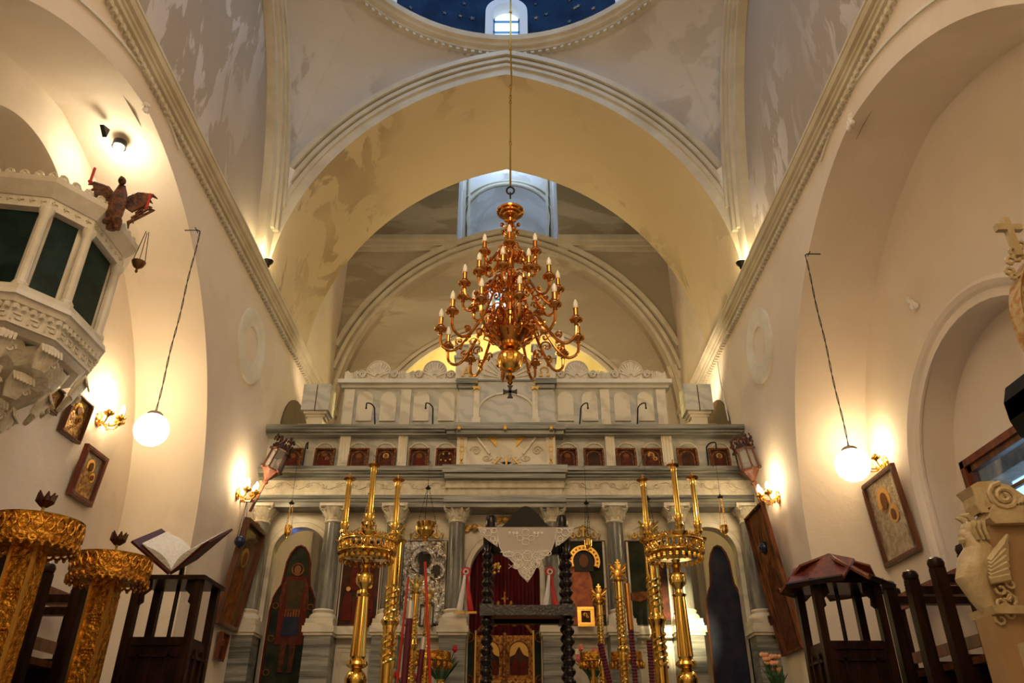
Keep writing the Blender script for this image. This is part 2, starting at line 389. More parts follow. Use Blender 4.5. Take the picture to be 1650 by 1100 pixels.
# pendentives
RR=2.23; ZR=H+7.8
pe=MB(); lo=lambda v: 3.45*math.sqrt(max(0,1-(v/2.5)**2))
bot=[]
A=2.25; n=26
def edge(k,i):
    t=-1+2*i/n; t=math.sin(t*PI/2)
    if k==0: return Vector((-t*W, A,SPZ+ho(t*W)))*1
    if k==2: return Vector(( t*W,-A,SPZ+ho(t*W)))
    if k==1: return Vector((-W,-t*A,SPZ+lo(t*A)))
    return Vector(( W, t*A,SPZ+lo(t*A)))
for k in (0,1,2,3):
    for i in range(n): bot.append(edge(k,i))
K=10; rows=[]
for j in range(K+1):
    s=j/K; row=[]
    for B in bot:
        ph=math.atan2(B.y,B.x); T=Vector((RR*math.cos(ph),RR*math.sin(ph),ZR)); 
        P=B.lerp(T,s); L_=(B-T).length
        P+=Vector((math.cos(ph),math.sin(ph),.55))*(.13*4*s*(1-s)*L_*.55)
        row.append((CX+P.x,YC+P.y,P.z))
    rows.append(row)
for j in range(K): pe.strip(rows[j],rows[j+1],closed=True)
pe_o=pe.build('ceiling',M_pend,ang=80); S(pe_o)
# ring cornice and drum
rg=MB(); Mc=Matrix.Translation((CX,YC,0))
pr=[(2.30,ZR-.07),(2.20,ZR-.06),(2.19,ZR-.02),(2.15,ZR-.01),(2.13,ZR+.03),(2.10,ZR+.04),(2.08,ZR+.10),(2.18,ZR+.13),(2.4,ZR+.13)]
nn=96; 
for i in range(len(pr)-1):
    A_=[(CX+pr[i][0]*math.cos(2*PI*j/nn),YC+pr[i][0]*math.sin(2*PI*j/nn),pr[i][1]) for j in range(nn)]
    B_=[(CX+pr[i+1][0]*math.cos(2*PI*j/nn),YC+pr[i+1][0]*math.sin(2*PI*j/nn),pr[i+1][1]) for j in range(nn)]
    rg.strip(A_,B_,closed=True)
r_o=rg.build('trim_5',M_trim,ang=25); S(r_o)
dn=MB()
for j in range(150):
    a=2*PI*j/150; M=Matrix.Translation((CX,YC,0))@Matrix.Rotation(a,4,'Z'); dn.box(2.20,2.24,-.02,.02,ZR-.105,ZR-.07,M)
dn.build('dentil',M_trim,r_o,smooth=False,kind='stuff')
RD=2.17; ZD=ZR+.12
dr=MB(); win=[]
for k in range(8):
    ph=PI/2+k*PI/4
    f=lambda u,z,ph=ph:(CX+RD*math.cos(ph+u/RD),YC+RD*math.sin(ph+u/RD),z)
    fo=lambda u,z,ph=ph:(CX+(RD+.32)*math.cos(ph+u/RD),YC+(RD+.32)*math.sin(ph+u/RD),z)
    hw=RD*PI/8; a=.17; sill=ZD+.02; sp=ZD+.44; r=.17; zt=ZD+1.1
    for (u0,u1) in ((-hw,-a),(a,hw)):
        q=[u0+(u1-u0)*i/8 for i in range(9)]; dr.strip([f(u,ZD) for u in q],[f(u,zt) for u in q])
    q=samp(a,8); h=ptd(a,r); dr.strip([f(u,sp+h(u)) for u in q],[f(u,zt) for u in q])
    dr.add([f(-a,ZD),f(a,ZD),f(a,sill),f(-a,sill)],[(0,1,2,3)])
    win.append((k,ph,f,fo,a,sill,sp,r))
nr=14; rows=[]
for i in range(nr+1):
    t=PI/2*i/nr; rows.append([(CX+RD*math.cos(t)*math.cos(2*PI*j/64),YC+RD*math.cos(t)*math.sin(2*PI*j/64),ZD+1.1+RD*math.sin(t)*.9) for j in range(64)])
for i in range(nr): dr.strip(rows[i],rows[i+1],closed=True)
d_o=dr.build('ceiling_dome',M_dome); S(d_o)
M_winfr=mat('pale blue window frame',(.12,.30,.55),.5)
M_daypane=mat('daylit frosted pane',(.8,.9,1),.3,emit=(.72,.9,1),estr=1.1)
M_pane=mat('bright clear pane',(.8,.9,1),.05,trans=1)
for k,ph,f,fo,a,sill,sp,r in win:
    wm=MB(); pts=outline(0,a,sill,sp,r,8); reveal(wm,f,fo,pts,True)
    # surround moulding
    fi=lambda u,z,d,ph=ph:Vector((CX+(RD-d)*math.cos(ph+u/RD),YC+(RD-d)*math.sin(ph+u/RD),z))
    po=outline(0,a+.10,sill-.02,sp,r+.10,8)
    A_=[fi(u,z,.06) for u,z in pts]; B_=[fi(u,z,.06) for u,z in po]; wm.strip(A_,B_); wm.strip(B_,[fi(u,z,-.01) for u,z in po]); wm.strip(A_,[fi(u,z,-.01) for u,z in pts])
    wo=wm.build('window_%d'%(k+1),mat('white window surround',(.72,.74,.76),.6),ang=50); S(wo)
    fr=MB(); fq=lambda u,z,w_,ph=ph:Vector((CX+(RD+.08+w_)*math.cos(ph)-u*math.sin(ph),YC+(RD+.08+w_)*math.sin(ph)+u*math.cos(ph),z))
    for zz in (sill+.02,sill+.22,sill+.42): fr.prism([(-a,zz-.012),(a,zz-.012),(a,zz+.012),(-a,zz+.012)],fq,0,.02)
    for uu in (-a+.01,a-.01): fr.prism([(uu-.012,sill),(uu+.012,sill),(uu+.012,sp+.05),(uu-.012,sp+.05)],fq,0,.02)
    fr.build('window_frame',M_winfr,wo,smooth=False)
    gp=MB(); gp.prism([(-a,sill)]+[(-r*math.cos(t),sp+r*math.sin(t)) for t in [PI*j/10 for j in range(11)]]+[(a,sill)],fq,.022,.028); gp.build('pane',M_daypane,wo,smooth=False)
# painted stars in the drum
def star_poly(r,rot=0): return [((r if i%2==0 else r*.42)*math.cos(rot+i*PI/5),(r if i%2==0 else r*.42)*math.sin(rot+i*PI/5)) for i in range(10)]
st=[MB(),MB()]
for i in range(150):
    ph=random.uniform(0,2*PI); z=ZD+random.uniform(.1,1.05)
    if min(abs(((ph-PI/2-k*PI/4+PI)%(2*PI))-PI) for k in range(8))<.15: continue
    fq=lambda u,v,w_,ph=ph,z=z:Vector((CX+(RD-w_)*math.cos(ph)-u*math.sin(ph),YC+(RD-w_)*math.sin(ph)+u*math.cos(ph),z+v))
    st[i%2].prism(star_poly(random.choice((.035,.045,.028)),random.uniform(0,1)),fq,.004,.012)
st[0].build('star_dark',M_star,d_o,smooth=False,kind='stuff'); st[1].build('star_ochre',M_stard,d_o,smooth=False,kind='stuff')
# east bay: wall with second pointed arch, tympanum, apse
ew=MB(); a2=2.38; h2=ptd(a2,2.86)
top=H+10.6
us2=samp(a2,30)
R2=(a2*a2+2.86**2)/(2*a2); of2=R2-a2
def h2o(u,d): return math.sqrt(max(0,(R2+d)**2-(abs(u)+of2)**2))
for x0,x1 in ((XL,CX-a2),(CX+a2,XR)): ew.add([(x0,YE,0),(x1,YE,0),(x1,YE,top),(x0,YE,top)],[(0,1,2,3)])
sh=.80
L1=[u for u in us2 if u<-sh]+[-sh]; L2=[sh]+[u for u in us2 if u>sh]; LM=[-sh]+[u for u in us2 if abs(u)<sh]+[sh]
for L in (L1,L2): ew.strip([(CX+u,YE,SPZ+h2(u)) for u in L],[(CX+u,YE,top) for u in L])
ew.strip([(CX+u,YE,SPZ+h2(u)) for u in LM],[(CX+u,YE,SPZ+h2o(u,.34)) for u in LM])
ew.strip([(CX+u,YE,SPZ+h2(u)) for u in us2],[(CX+u,YE+.14,SPZ+h2(u)) for u in us2])
e2=ew.build('wall_east',M_tymp); S(e2)
for d,pr_,wd in ((.08,.03,.05),(.17,.06,.05),(.27,.09,.07)):
    rb=MB(); path=[]
    for sgn in (-1,1):
        seg=[]
        for i in range(41):
            a0=math.acos(of2/(R2+d)); a1=math.acos(min(1,(W+of2)/(R2+d))); a=a0+(a1-a0)*i/40
            seg.append((Vector((CX+sgn*((R2+d)*math.cos(a)-of2),YE,SPZ+(R2+d)*math.sin(a))),Vector((0,-1,0)),Vector((sgn*math.cos(a),0,math.sin(a)))))
        path+= seg[::-1] if sgn<0 else seg[1:]
    rb.sweep(path,[(-.01,-wd/2),(pr_,-wd/2),(pr_,wd/2),(-.01,wd/2)]); rb.build('rib_moulding',M_trim,e2)
for x0,x1 in ((XL,CX-sh+.02),(CX+sh-.02,XR)):
    zc=zy(393,YE); cb=MB(); cb.box(x0,x1,YE-.13,YE,zc+.0,zc+.09); cb.box(x0,x1,YE-.08,YE,zc-.08,zc)
    cb.box(x0,x1,YE-.04,YE,zc-.15,zc-.08); cb.build('cornice',M_trim,e2,smooth=False)
# tympanum with apse opening and window
YT=YE+.14
ty=MB(); ax=1.9; apz=H+3.8
ha=ptd(ax,1.9); wz0,wz1=zy(502,YT),zy(440,YT); wxc=xy(805,470,YT); ww=.20
us3=sorted(set([round(x,4) for x in samp(ax,30)]+[wxc-CX-ww,wxc-CX+ww]))
tz=lambda u: SPZ+h2(u)+.3
for L in ([u for u in us3 if u<=wxc-CX-ww],[u for u in us3 if u>=wxc-CX+ww]):
    ty.strip([(CX+u,YT,apz+ha(u)) for u in L],[(CX+u,YT,tz(u)) for u in L])
Lm=[u for u in us3 if wxc-CX-ww<=u<=wxc-CX+ww]
ty.strip([(CX+u,YT,apz+ha(u)) for u in Lm],[(CX+u,YT,wz0) for u in Lm])
hw_=lambda u:(wz1-ww)+math.sqrt(max(0,ww*ww-(u-(wxc-CX))**2))
Lw=[wxc-CX+x for x in samp(ww,10)]
ty.strip([(CX+u,YT,hw_(u)) for u in Lw],[(CX+u,YT,tz(u)) for u in Lw])
ty.add([(CX+ax,YT,0),(CX+2.6,YT,0),(CX+2.6,YT,SPZ+3),(CX+ax,YT,SPZ+3)],[(0,1,2,3)])
arch_wall(ty,lambda u,z:(u,YT,z),CX-2.6,CX-ax,0,SPZ+3,[(-2.25,.27,0,1.95,.27)])
bl=MB(); reveal(bl,lambda u,z:(u,YT,z),lambda u,z:(u,YT+.8,z),outline(-2.25,.27,0,1.95,.27)); bl.add([(-2.6,YT+.8,0),(-1.9,YT+.8,0),(-1.9,YT+.8,2.6),(-2.6,YT+.8,2.6)],[(0,1,2,3)])
S(bl.build('wall_side_room',mat('plain pale wall',(.7,.72,.75),.7)))
pts=[(wxc-ww,wz0)]+[(CX+u,hw_(u)) for u in Lw]+[(wxc+ww,wz0)]
ty.strip([(u,YT,z) for u,z in pts],[(u,YT+.4,z) for u,z in pts],closed=True)
t_o=ty.build('wall_sanctuary',M_tymp,ang=50); S(t_o)
am=MB()
for d,pr_,wd in ((.03,.05,.06),(.12,.03,.05)):
    am.sweep([(Vector((CX+(ax+d)*math.cos(a),YT,apz+(ax+d)*math.sin(a))),Vector((0,-1,0)),Vector((math.cos(a),0,math.sin(a)))) for a in [PI*i/60 for i in range(61)]],[(-.01,-wd/2),(pr_,-wd/2),(pr_,wd/2),(-.01,wd/2)])
am.build('arch_moulding',M_trim,t_o)
wf=MB()
for k in range(4): wf.box(wxc-ww,wxc+ww,YT+.30,YT+.33,wz0+k*(wz1-wz0)/3.4-.01,wz0+k*(wz1-wz0)/3.4+.015)
for k in (-1,0,1): wf.box(wxc+k*ww*.93-.012,wxc+k*ww*.93+.012,YT+.30,YT+.33,wz0,wz1-.06)
w9=wf.build('window_9',M_winfr,smooth=False); S(w9)
gp=MB(); gp.box(wxc-ww,wxc+ww,YT+.335,YT+.345,wz0,wz1); gp.build('pane',M_daypane,w9,smooth=False)
# apse shell
ap=MB(); Ra=1.91; rows=[[(CX+Ra*math.cos(PI*i/36),YT+Ra*math.sin(PI*i/36),z) for i in range(37)] for z in (0,apz)]
for j in range(1,13):
    t=PI/2*j/12; rows.append([(CX+Ra*math.cos(t)*math.cos(PI*i/36),YT+Ra*math.cos(t)*math.sin(PI*i/36),apz+Ra*math.sin(t)) for i in range(37)])
for j in range(len(rows)-1): ap.strip(rows[j],rows[j+1])
S(ap.build('wall_apse',M_apse,ang=60))
# upper lantern bay seen through the slot over the arch
lb=MB(); YL=10.9; x0,x1=CX-sh,CX+sh
zs=zy(350,YL); za=zy(300,YL); aL=sh*.93; hL=ptd(aL,za-zs)
lb.add([(x0,YE,H+7),(x0,YL+.9,H+7),(x0,YL+.9,top),(x0,YE,top)],[(0,1,2,3)]); lb.add([(x1,YE,H+7),(x1,YL+.9,H+7),(x1,YL+.9,top),(x1,YE,top)],[(0,1,2,3)])
u4=samp(aL,16); lb.strip([(CX+u,YL,zs+hL(u)) for u in u4],[(CX+u,YL,top) for u in u4])
for sgn in (-1,1): lb.add([(CX+sgn*aL,YL,H+7),(CX+sgn*sh,YL,H+7),(CX+sgn*sh,YL,top),(CX+sgn*aL,YL,top)],[(0,1,2,3)])
lb.strip([(CX+u,YL,zs+hL(u)) for u in u4],[(CX+u,YL+.9,zs+hL(u)) for u in u4])
lb.add([(x0,YL+.8,H+6.9),(x1,YL+.8,H+6.9),(x1,YL+.8,top),(x0,YL+.8,top)],[(0,1,2,3)])
lb.add([(x0,YE,H+7.25),(x1,YE,H+7.25),(x1,YL+.9,H+7.25),(x0,YL+.9,H+7.25)],[(0,1,2,3)])
l_o=lb.build('wall_lantern',M_pend,ang=50); S(l_o)
rb=MB()
for d,wd,pr_ in ((.04,.05,.05),(.12,.04,.03)):
    rb.sweep([(Vector((CX+u*(1+d/aL)*.98,YL,zs+hL(u)+d)),Vector((0,-1,0)),Vector((0,0,1))) for u in u4],[(-.01,-wd/2),(pr_,-wd/2),(pr_,wd/2),(-.01,wd/2)])
for sgn in (-1,1):
    for e in (.02,.1): rb.box(CX+sgn*(sh-e)-.02,CX+sgn*(sh-e)+.02,YL-.06,YL,H+7.2,top)
rb.build('rib_moulding',M_trim,l_o)
cl=MB(); cl.box(XL-.2,XR+.2,YB-.0,YL+1,top,top+.1); S(cl.build('ceiling_bay',M_pend))
# small skylight of the lantern
p=atY(815,273,YL-.05)
sl=MB(); sl.box(p.x-.05,p.x+.05,p.y-.01,p.y+.02,p.z-.03,p.z+.04); S(sl.build('window_10',mat('daylit slit',(.8,.9,1),.3,emit=(.7,.88,1),estr=2.2),smooth=False))
# flat dark panels painted as the shade inside arched recesses behind the screen top
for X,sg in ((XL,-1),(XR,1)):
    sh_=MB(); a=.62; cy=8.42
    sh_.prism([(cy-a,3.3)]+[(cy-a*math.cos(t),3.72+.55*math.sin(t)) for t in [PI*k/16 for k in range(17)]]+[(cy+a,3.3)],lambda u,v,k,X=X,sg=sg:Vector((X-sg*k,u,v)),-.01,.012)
    sh_.build('recess_shade',mat('dark brown recess shade',(.10,.055,.018),.7,col2=(.07,.035,.012),scale=3),bpy.data.objects['wall_left' if sg<0 else 'wall_right'],smooth=False)
# corbels where the ribs meet
for px,py in ((455,305),(1172,300)):
    sg=-1 if px<825 else 1; x=XL if sg<0 else XR
    cb=MB(); zc_=SPZ+1.36; cb.lathe([(.01,zc_-.22),(.05,zc_-.16),(.085,zc_-.02),(.11,zc_+.12),(.12,zc_+.16)],12,c=(x-sg*.02,YF-.02)); cb.sph((x-sg*.03,YF-.03,zc_-.23),.03,8); cb.build('corbel',M_trimw,e_o)
# daylit windows of the apse
for px,py,hw_,hh,n_ in ((750,522,.085,.19,12),(786,560,.24,.20,13)):
    Yw=YT+Ra*.80; x=xy(px,py,Yw); z=zy(py,Yw)
    b=MB(); b.prism([(-hw_,-hh),(hw_,-hh)]+[(hw_*math.cos(t),hh-hw_+hw_*math.sin(t)) for t in [PI*k/10 for k in range(11)]],lambda u,v,k:Vector((x+u,Yw+k,z+v)),0,.4)
    wo=b.build('window_%d'%n_,mat('daylit apse pane',(.9,.9,.8),.3,emit=(1,.95,.75),estr=2.0),smooth=False); S(wo)
    b=MB(); b.tube([Vector((x-hw_,Yw-.01,z-hh))]+[Vector((x-hw_*math.cos(t),Yw-.01,z+hh-hw_+hw_*math.sin(t))) for t in [PI*k/10 for k in range(11)]]+[Vector((x+hw_,Yw-.01,z-hh))],.02,6,True); b.build('window_frame',M_apse,wo)
# ================================================================== MARBLE ICON SCREEN
YS=7.5
screen=thing('icon_screen','tall carved marble icon screen of grey and white tiers crossing the church','icon screen',(CX,YS,0))
def pt(mb,name,m,parent=None,**k):
    """part given in world coordinates -> local to its parent chain"""
    root=parent or screen
    o=mb.build(name,m,root,**k); return o
OX,OY=CX,YS
class SB(MB):     # builder in world coordinates for the screen: shifts to the screen's origin
    def build(s,name,m,parent=None,**k):
        s.v=[Vector((p[0]-OX,p[1]-OY,p[2])) for p in s.v]
        return MB.build(s,name,m,parent or screen,**k)
def Z5(py,Y=7.44): return zy(py,Y)
cols=[-2.40,-1.69,-1.08,-.47,.47,1.08,1.69,2.40]
# ---- plinths, columns
def leaf_ring(mb,r0,r1,z0,z1,n,ph=0,w=.03):
    for j in range(n):
        a=2*PI*j/n+ph; ca,sa=math.cos(a),math.sin(a); t=Vector((-sa,ca,0))
        def P(r,z): return Vector((r*ca,r*sa,z))
        A=[P(r0,z0)-t*w*.6,P(r0,z0)+t*w*.6,P((r0+r1)*.48,z0+(z1-z0)*.6)+t*w*.5,P(r1,z1)+t*w*.25,P(r1+.012,z1-.012),P(r1,z1)-t*w*.25,P((r0+r1)*.48,z0+(z1-z0)*.6)-t*w*.5]
        B=[p-Vector((ca,sa,0))*.015 for p in A]
        k=len(A); mb.add(A+B,[tuple(range(k)),tuple(range(k,2*k))[::-1]]+[(i,k+i,k+(i+1)%k,(i+1)%k) for i in range(k)])
c0=None
for x in cols:
    if c0 is None:
        b=MB(); b.lathe([(.088,0),(.086,.3),(.076,.88)],20); c0=b.build('column',M_greyc,screen,loc=(x,0,1.70))
        b=MB(); b.lathe([(.078,0),(.088,.008),(.088,.018),(.078,.028),(.08,.06),(.095,.11),(.12,.145)],20)
        leaf_ring(b,.082,.112,.03,.10,8); leaf_ring(b,.088,.135,.06,.145,8,PI/8,.035)
        for i in (-1,1):
            for j in (-1,1):
                b.tube([(i*.10+i*.022*math.cos(t),j*.10+j*.022*math.cos(t),.135+.018*math.sin(t)) for t in [k*PI/3 for k in range(6)]],.012,6,True)
        b.box(-.125,.125,-.125,.125,.15,.18); cap=b.build('capital',M_carve,c0,loc=(0,0,.87),smooth=True)
        b=MB(); b.lathe([(.088,.06),(.098,.055),(.104,.045),(.098,.03),(.092,.025),(.110,.015),(.122,0),(.126,-.02),(.12,-.04)][::-1],24)
        b.box(-.125,.125,-.125,.125,-.075,-.035); base=b.build('base',M_marble,c0,loc=(0,0,0))
    else:
        c=link_part(c0,screen,(x,0,1.70)); 
        for g in (cap,base): link_part(g,c,g.location)
for x in cols:
    b=MB(); b.box(x-.12,x+.12,-.12,.14,0,1.52); b.build('plinth',M_grey,screen,smooth=False)
    b=MB(); 
    for (e,z0,z1) in ((.132,1.52,1.545),(.145,1.545,1.60),(.13,1.60,1.625)): b.box(x-e,x+e,-e,.14,z0,z1)
    b.build('plinth_cap',M_marble,screen,smooth=False)
# ---- lower wall with openings
lw=SB(); f=lambda u,z:(CX+u,YS+.12,z); fb=lambda u,z:(CX+u,YS+.24,z)
SD=(2.02,.26,0,2.31,.26); RG=(0,.34,0,2.12,.36)
ops=[(-SD[0],)+SD[1:],RG,SD]
arch_wall(lw,f,-2.47,2.47,0,2.76,ops); arch_wall(lw,fb,-2.47,2.47,0,2.76,ops)
for o_ in ops: reveal(lw,f,fb,outline(*o_))
lw.build('lower_wall',M_marble)
# door jamb strips
for c,a,_,sp,r in ops:
    jb=SB(); h=ptd(a,r); 
    path=[(Vector((CX+c-a,YS+.12,0)),Vector((0,-1,0)),Vector((-1,0,0)))]
    path+=[(Vector((CX+c+x,YS+.12,sp+h(x))),Vector((0,-1,0)),Vector((x/a,0,h(x)/r)).normalized()) for x in samp(a,14)]
    path+=[(Vector((CX+c+a,YS+.12,0)),Vector((0,-1,0)),Vector((1,0,0)))]
    jb.sweep(path,[(-.01,.0),(.022,.0),(.022,.045),(.01,.055),(-.01,.055)]); jb.build('door_surround',M_marble)
# bays with icons: dado panels, ledge, arch relief
for i in (1,2,4,5):
    x0,x1=cols[i]+.10,cols[i+1]-.10; xm=(x0+x1)/2; a=(x1-x0)/2-.03
    b=MB(); b.box(x0,x1,.02,.12,1.52,1.62); b.box(x0,x1,.0,.12,1.545,1.595); b.build('ledge',M_marble,screen,smooth=False)
    b=MB()
    for (e,w_) in ((.035,.008),(.075,.006)):
        q=[(x0+e,.30),(x1-e,.30),(x1-e,1.46-e+.03),(x0+e,1.46-e+.03)]
        for k in range(4):
            p,r_=q[k],q[(k+1)%4]; b.bar((p[0],.118,p[1]),(r_[0],.118,r_[1]),w_*2,.02)
    b.build('dado_panel',M_trimw,screen,smooth=False)
    b=MB(); sp=2.42; 
    b.sweep([(Vector((xm+a*math.cos(t),.12,sp+a*.95*math.sin(t))),Vector((0,-1,0)),Vector((math.cos(t),0,math.sin(t)))) for t in [PI*k/24 for k in range(25)]],[(-.01,-.008),(.016,-.008),(.016,.008),(-.01,.008)])
    b.build('arch_relief',M_marble,screen)
    for s_ in (x0+.012,x1-.012):
        b=MB(); b.box(s_-.014,s_+.014,.06,.12,1.62,2.42); b.build('pilaster_strip',M_marble,screen,smooth=False)
    # gilt pierced ornament over the icon
    b=MB(); zc=2.47
    def scroll(c,r,sg,turn=1.6,n=16): return [Vector((c[0]+sg*r*(1-.75*k/n)*math.cos(PI/2+turn*2*PI*k/n*.6),c[1],c[2]+r*(1-.75*k/n)*math.sin(PI/2+turn*2*PI*k/n*.6))) for k in range(n+1)]
    for sg in (-1,1):
        b.tube(scroll((xm+sg*.05,.085,zc+.02),.035,sg),.009,6); b.tube(scroll((xm+sg*.11,.085,zc+.005),.03,sg),.009,6)
        b.tube([(xm+sg*.15,.085,zc-.01),(xm+sg*.165,.085,zc+.02),(xm+sg*.15,.085,zc+.035)],.008,6)
    b.bar((xm,.085,zc),(xm,.085,zc+.10),.018,.014); b.bar((xm-.028,.085,zc+.075),(xm+.028,.085,zc+.075),.018,.014)
    for q in ((xm,zc+.105),(xm-.032,zc+.075),(xm+.032,zc+.075)): b.sph((q[0],.085,q[1]),.013,8)
    b.build('gilt_crest',M_goldp,screen)
# cherub heads over the gate
for sx,z_ in ((-.30,2.56),(0,2.64)):
    b=MB(); b.sph((sx,.07,z_),.035,10); 
    for sg in (-1,1):
        for k in range(3): b.sph((sx+sg*(.05+.02*k),.09,z_+.012-.02*k),.03,8,sx=1.4,sy=.35,sz=.6)
    b.build('gilt_cherub',M_goldp,screen)
# ---- entablature
def band(name,m,py0,py1,yf,x0=-2.5,x1=2.43,prof=None):
    z0,z1=zy(py1,yf),zy(py0,yf)
    b=SB(); 
    if prof is None: b.box(CX+x0,CX+x1,yf,YS+.24,z0,z1)
    else:
        for (e,a0,a1) in prof: b.box(CX+x0,CX+x1,yf+e,YS+.24,z0+(z1-z0)*a0,z0+(z1-z0)*a1)
    return b.build(name,m,smooth=False)
band('architrave',M_grey,797,815,7.40,-2.47,2.47,((.03,0,.45),(.015,.45,.7),(0,.7,1)))
band('frieze',M_carve,768,797,7.44,-2.47,2.47)
band('cornice',M_grey,750,768,7.34,-2.47,2.47,((.08,0,.2),(.05,.2,.4),(.02,.4,.6),(0,.6,1)))
zi0=zy(750,7.34)
band('upper_cornice',M_grey,683,697,7.36,-2.47,2.47,((.05,0,.25),(.025,.25,.5),(0,.5,1)))
# projecting centre of each band
for n_,m_,p0,p1,yf,wd in (('architrave_break',M_grey,797,815,7.33,.58),('frieze_break',M_carve,768,797,7.38,.57),('cornice_break',M_grey,748,768,7.27,.60),('upper_cornice_break',M_grey,680,697,7.28,.50),('upper_cornice_step',M_grey,682,697,7.32,.60)):
    z0,z1=zy(p1,yf),zy(p0,yf); b=SB(); b.box(CX-wd,CX+wd,yf+.03,YS+.2,z0,z0+(z1-z0)*.4); b.box(CX-wd-.02,CX+wd+.02,yf,YS+.2,z0+(z1-z0)*.4,z1); b.build(n_,m_,smooth=False)
# frieze vine relief
fz=(zy(768,7.44)+zy(797,7.44))/2
b=SB()
for sg in (-1,1):
    pts=[(CX+sg*(.62+.03*k),7.435,fz+.035*math.sin(k*.62)) for k in range(61)]; b.tube(pts,.007,5)
    for k in range(0,60,5):
        x=CX+sg*(.62+.03*k); b.tube([(x+.035*(1-t/9)*math.cos(t*.9),7.433,fz+.035*(1-t/9)*math.sin(t*.9)*(1 if k%2 else -1)) for t in range(8)],.006,5)
b.build('vine_relief',M_carve)
for k in range(9):
    if k==0:
        b=MB(); b.lathe([(.001,0),(.02,.006),(.02,.012)],10); 
        for j in range(6): b.sph((.02*math.cos(j*PI/3),.02*math.sin(j*PI/3),.01),.009,6)
        rs=b.build('gilt_rosette',M_goldp,screen,loc=(-.47,7.28-YS-.0,zy(689,7.28))); rs.rotation_euler=(PI/2,0,0)
    elif k in (1,2): link_part(rs,screen,((0,.47)[k-1],7.28-YS,zy(689,7.28)),(PI/2,0,0))
# ---- icon tier
YI=7.52
b=SB(); b.box(CX-2.47,CX+2.47,YI,YS+.24,zi0-.02,zy(697,7.36)); b.build('icon_tier_wall',M_marbleb,smooth=False)
def pil(px0,px1,py0,py1,Y,m,name='pilaster',flute=True,th=.05):
    ym=(py0+py1)/2; x0,x1=xy(px0,ym,Y),xy(px1,ym,Y); z0,z1=zy(py1,Y),zy(py0,Y)
    b=SB(); b.box(x0,x1,Y,Y+th,z0,z1)
    if flute:
        w_=(x1-x0)/7
        for k in (1,3,5): b.box(x0+w_*k,x0+w_*(k+1),Y-.006,Y,z0+.03,z1-.05)
    return b.build(name,m,smooth=False),x0,x1,z0,z1
for p in ((546,563),(641,656),(976,991),(1067,1084)): pil(p[0],p[1],697,750,7.45,M_marble,th=.07)
for p in ((736,752),(880,895)):
    o,x0,x1,z0,z1=pil(p[0],p[1],697,750,7.40,M_marble,flute=False,th=.12); xm=(x0+x1)/2; zm=(z0+z1)/2
    b=SB(); y=7.395
    b.bar((xm-.012,y,z0+.07),(xm-.012,y,zm-.03),.008); b.bar((xm+.012,y,z0+.07),(xm+.012,y,zm-.03),.008)
    b.bar((xm-.012,y,z1-.07),(xm-.012,y,zm+.03),.008); b.bar((xm+.012,y,z1-.07),(xm+.012,y,zm+.03),.008)
    for q in ((-.02,-.025,.02,-.025),(-.02,.025,.02,.025),(-.02,-.025,-.02,.025),(.02,-.025,.02,.025)): b.bar((xm+q[0],y,zm+q[1]),(xm+q[2],y,zm+q[3]),.008)
    for s_,z_ in ((1,z1-.06),(-1,z0+.06)):
        b.bar((xm,y,z_),(xm,y,z_+s_*.05),.010); b.bar((xm,y,z_+s_*.01),(xm+.018,y,z_+s_*.035),.010); b.bar((xm,y,z_+s_*.01),(xm-.018,y,z_+s_*.035),.010)
        b.sph((xm,y,z_),.014,8)
    b.build('gilt_inlay',M_goldp)
icon_px=[(470,0),(522,1),(577,2),(621,3),(675,4),(718,5),(915,6),(958,7),(1010,8),(1052,9),(1109,10),(1161,11)]
for px,k in icon_px:
    x=xy(px,733,YI); b=SB(); z0=zi0+.005; a=.105
    b.sweep([(Vector((x-a,YI,z0)),Vector((0,-1,0)),Vector((-1,0,0)))]+[(Vector((x-a*math.cos(t),YI,z0+.20+a*math.sin(t))),Vector((0,-1,0)),Vector((-math.cos(t),0,math.sin(t)))) for t in [PI*j/14 for j in range(15)]]+[(Vector((x+a,YI,z0)),Vector((0,-1,0)),Vector((1,0,0)))],[(-.01,-.007),(.014,-.007),(.014,.007),(-.01,.007)])
    b.build('arch_relief',M_marble)
# centre panel of the icon tier
YP=7.42; x0,x1=xy(752,720,YP),xy(880,720,YP); z0,z1=zy(750,YP),zy(697,YP); xm=(x0+x1)/2; zh=z1-z0
b=SB(); b.box(x0,x1,YP,YP+.12,z0,z1); b.build('centre_panel',M_marble,smooth=False)
b=SB(); y=YP-.012
b.box(xm-.31,xm+.31,YP-.02,YP,z1-.045,z1)
for sg in (-1,1): b.bar((xm+sg*.30,y,z1-.06),(xm+sg*.17,y,z0+.12),.035,.02)
b.build('panel_relief',M_marble,smooth=False)
b=SB()
for sg in (-1,1):
    b.tube([(xm+sg*(.315+.055*(1-t/16)*math.cos(t*.75)),YP-.005,z0+.16+.055*(1-t/16)*math.sin(t*.75)) for t in range(15)],.009,6)
    b.tube([(xm+sg*(.20+.06*(1-t/16)*math.cos(t*.7+2)),YP-.005,z0+.08+.04*(1-t/16)*math.sin(t*.7+2)) for t in range(15)],.008,6)
for k in range(9):
    a=PI*(k+1)/10; b.bar((xm,YP-.004,z0+.01),(xm+.16*math.cos(a),YP-.004,z0+.01+.11*math.sin(a)),.012,.02)
b.build('scroll_relief',M_carve)
b=SB()
for sg in (-1,1): b.prism([(xm+sg*.20,z1-.05),(xm+sg*.10,z1-.05),(xm+sg*.10,z1-.16)],lambda u,v,w_:Vector((u,YP-.016+w_,v)),0,.02)
for a in (-1,0,1): b.bar((xm+a*.06,YP-.012,z0+.085),(xm+a*.13,YP-.012,z0+.005),.02,.014)
b.build('gilt_ornament',M_goldp,smooth=False)
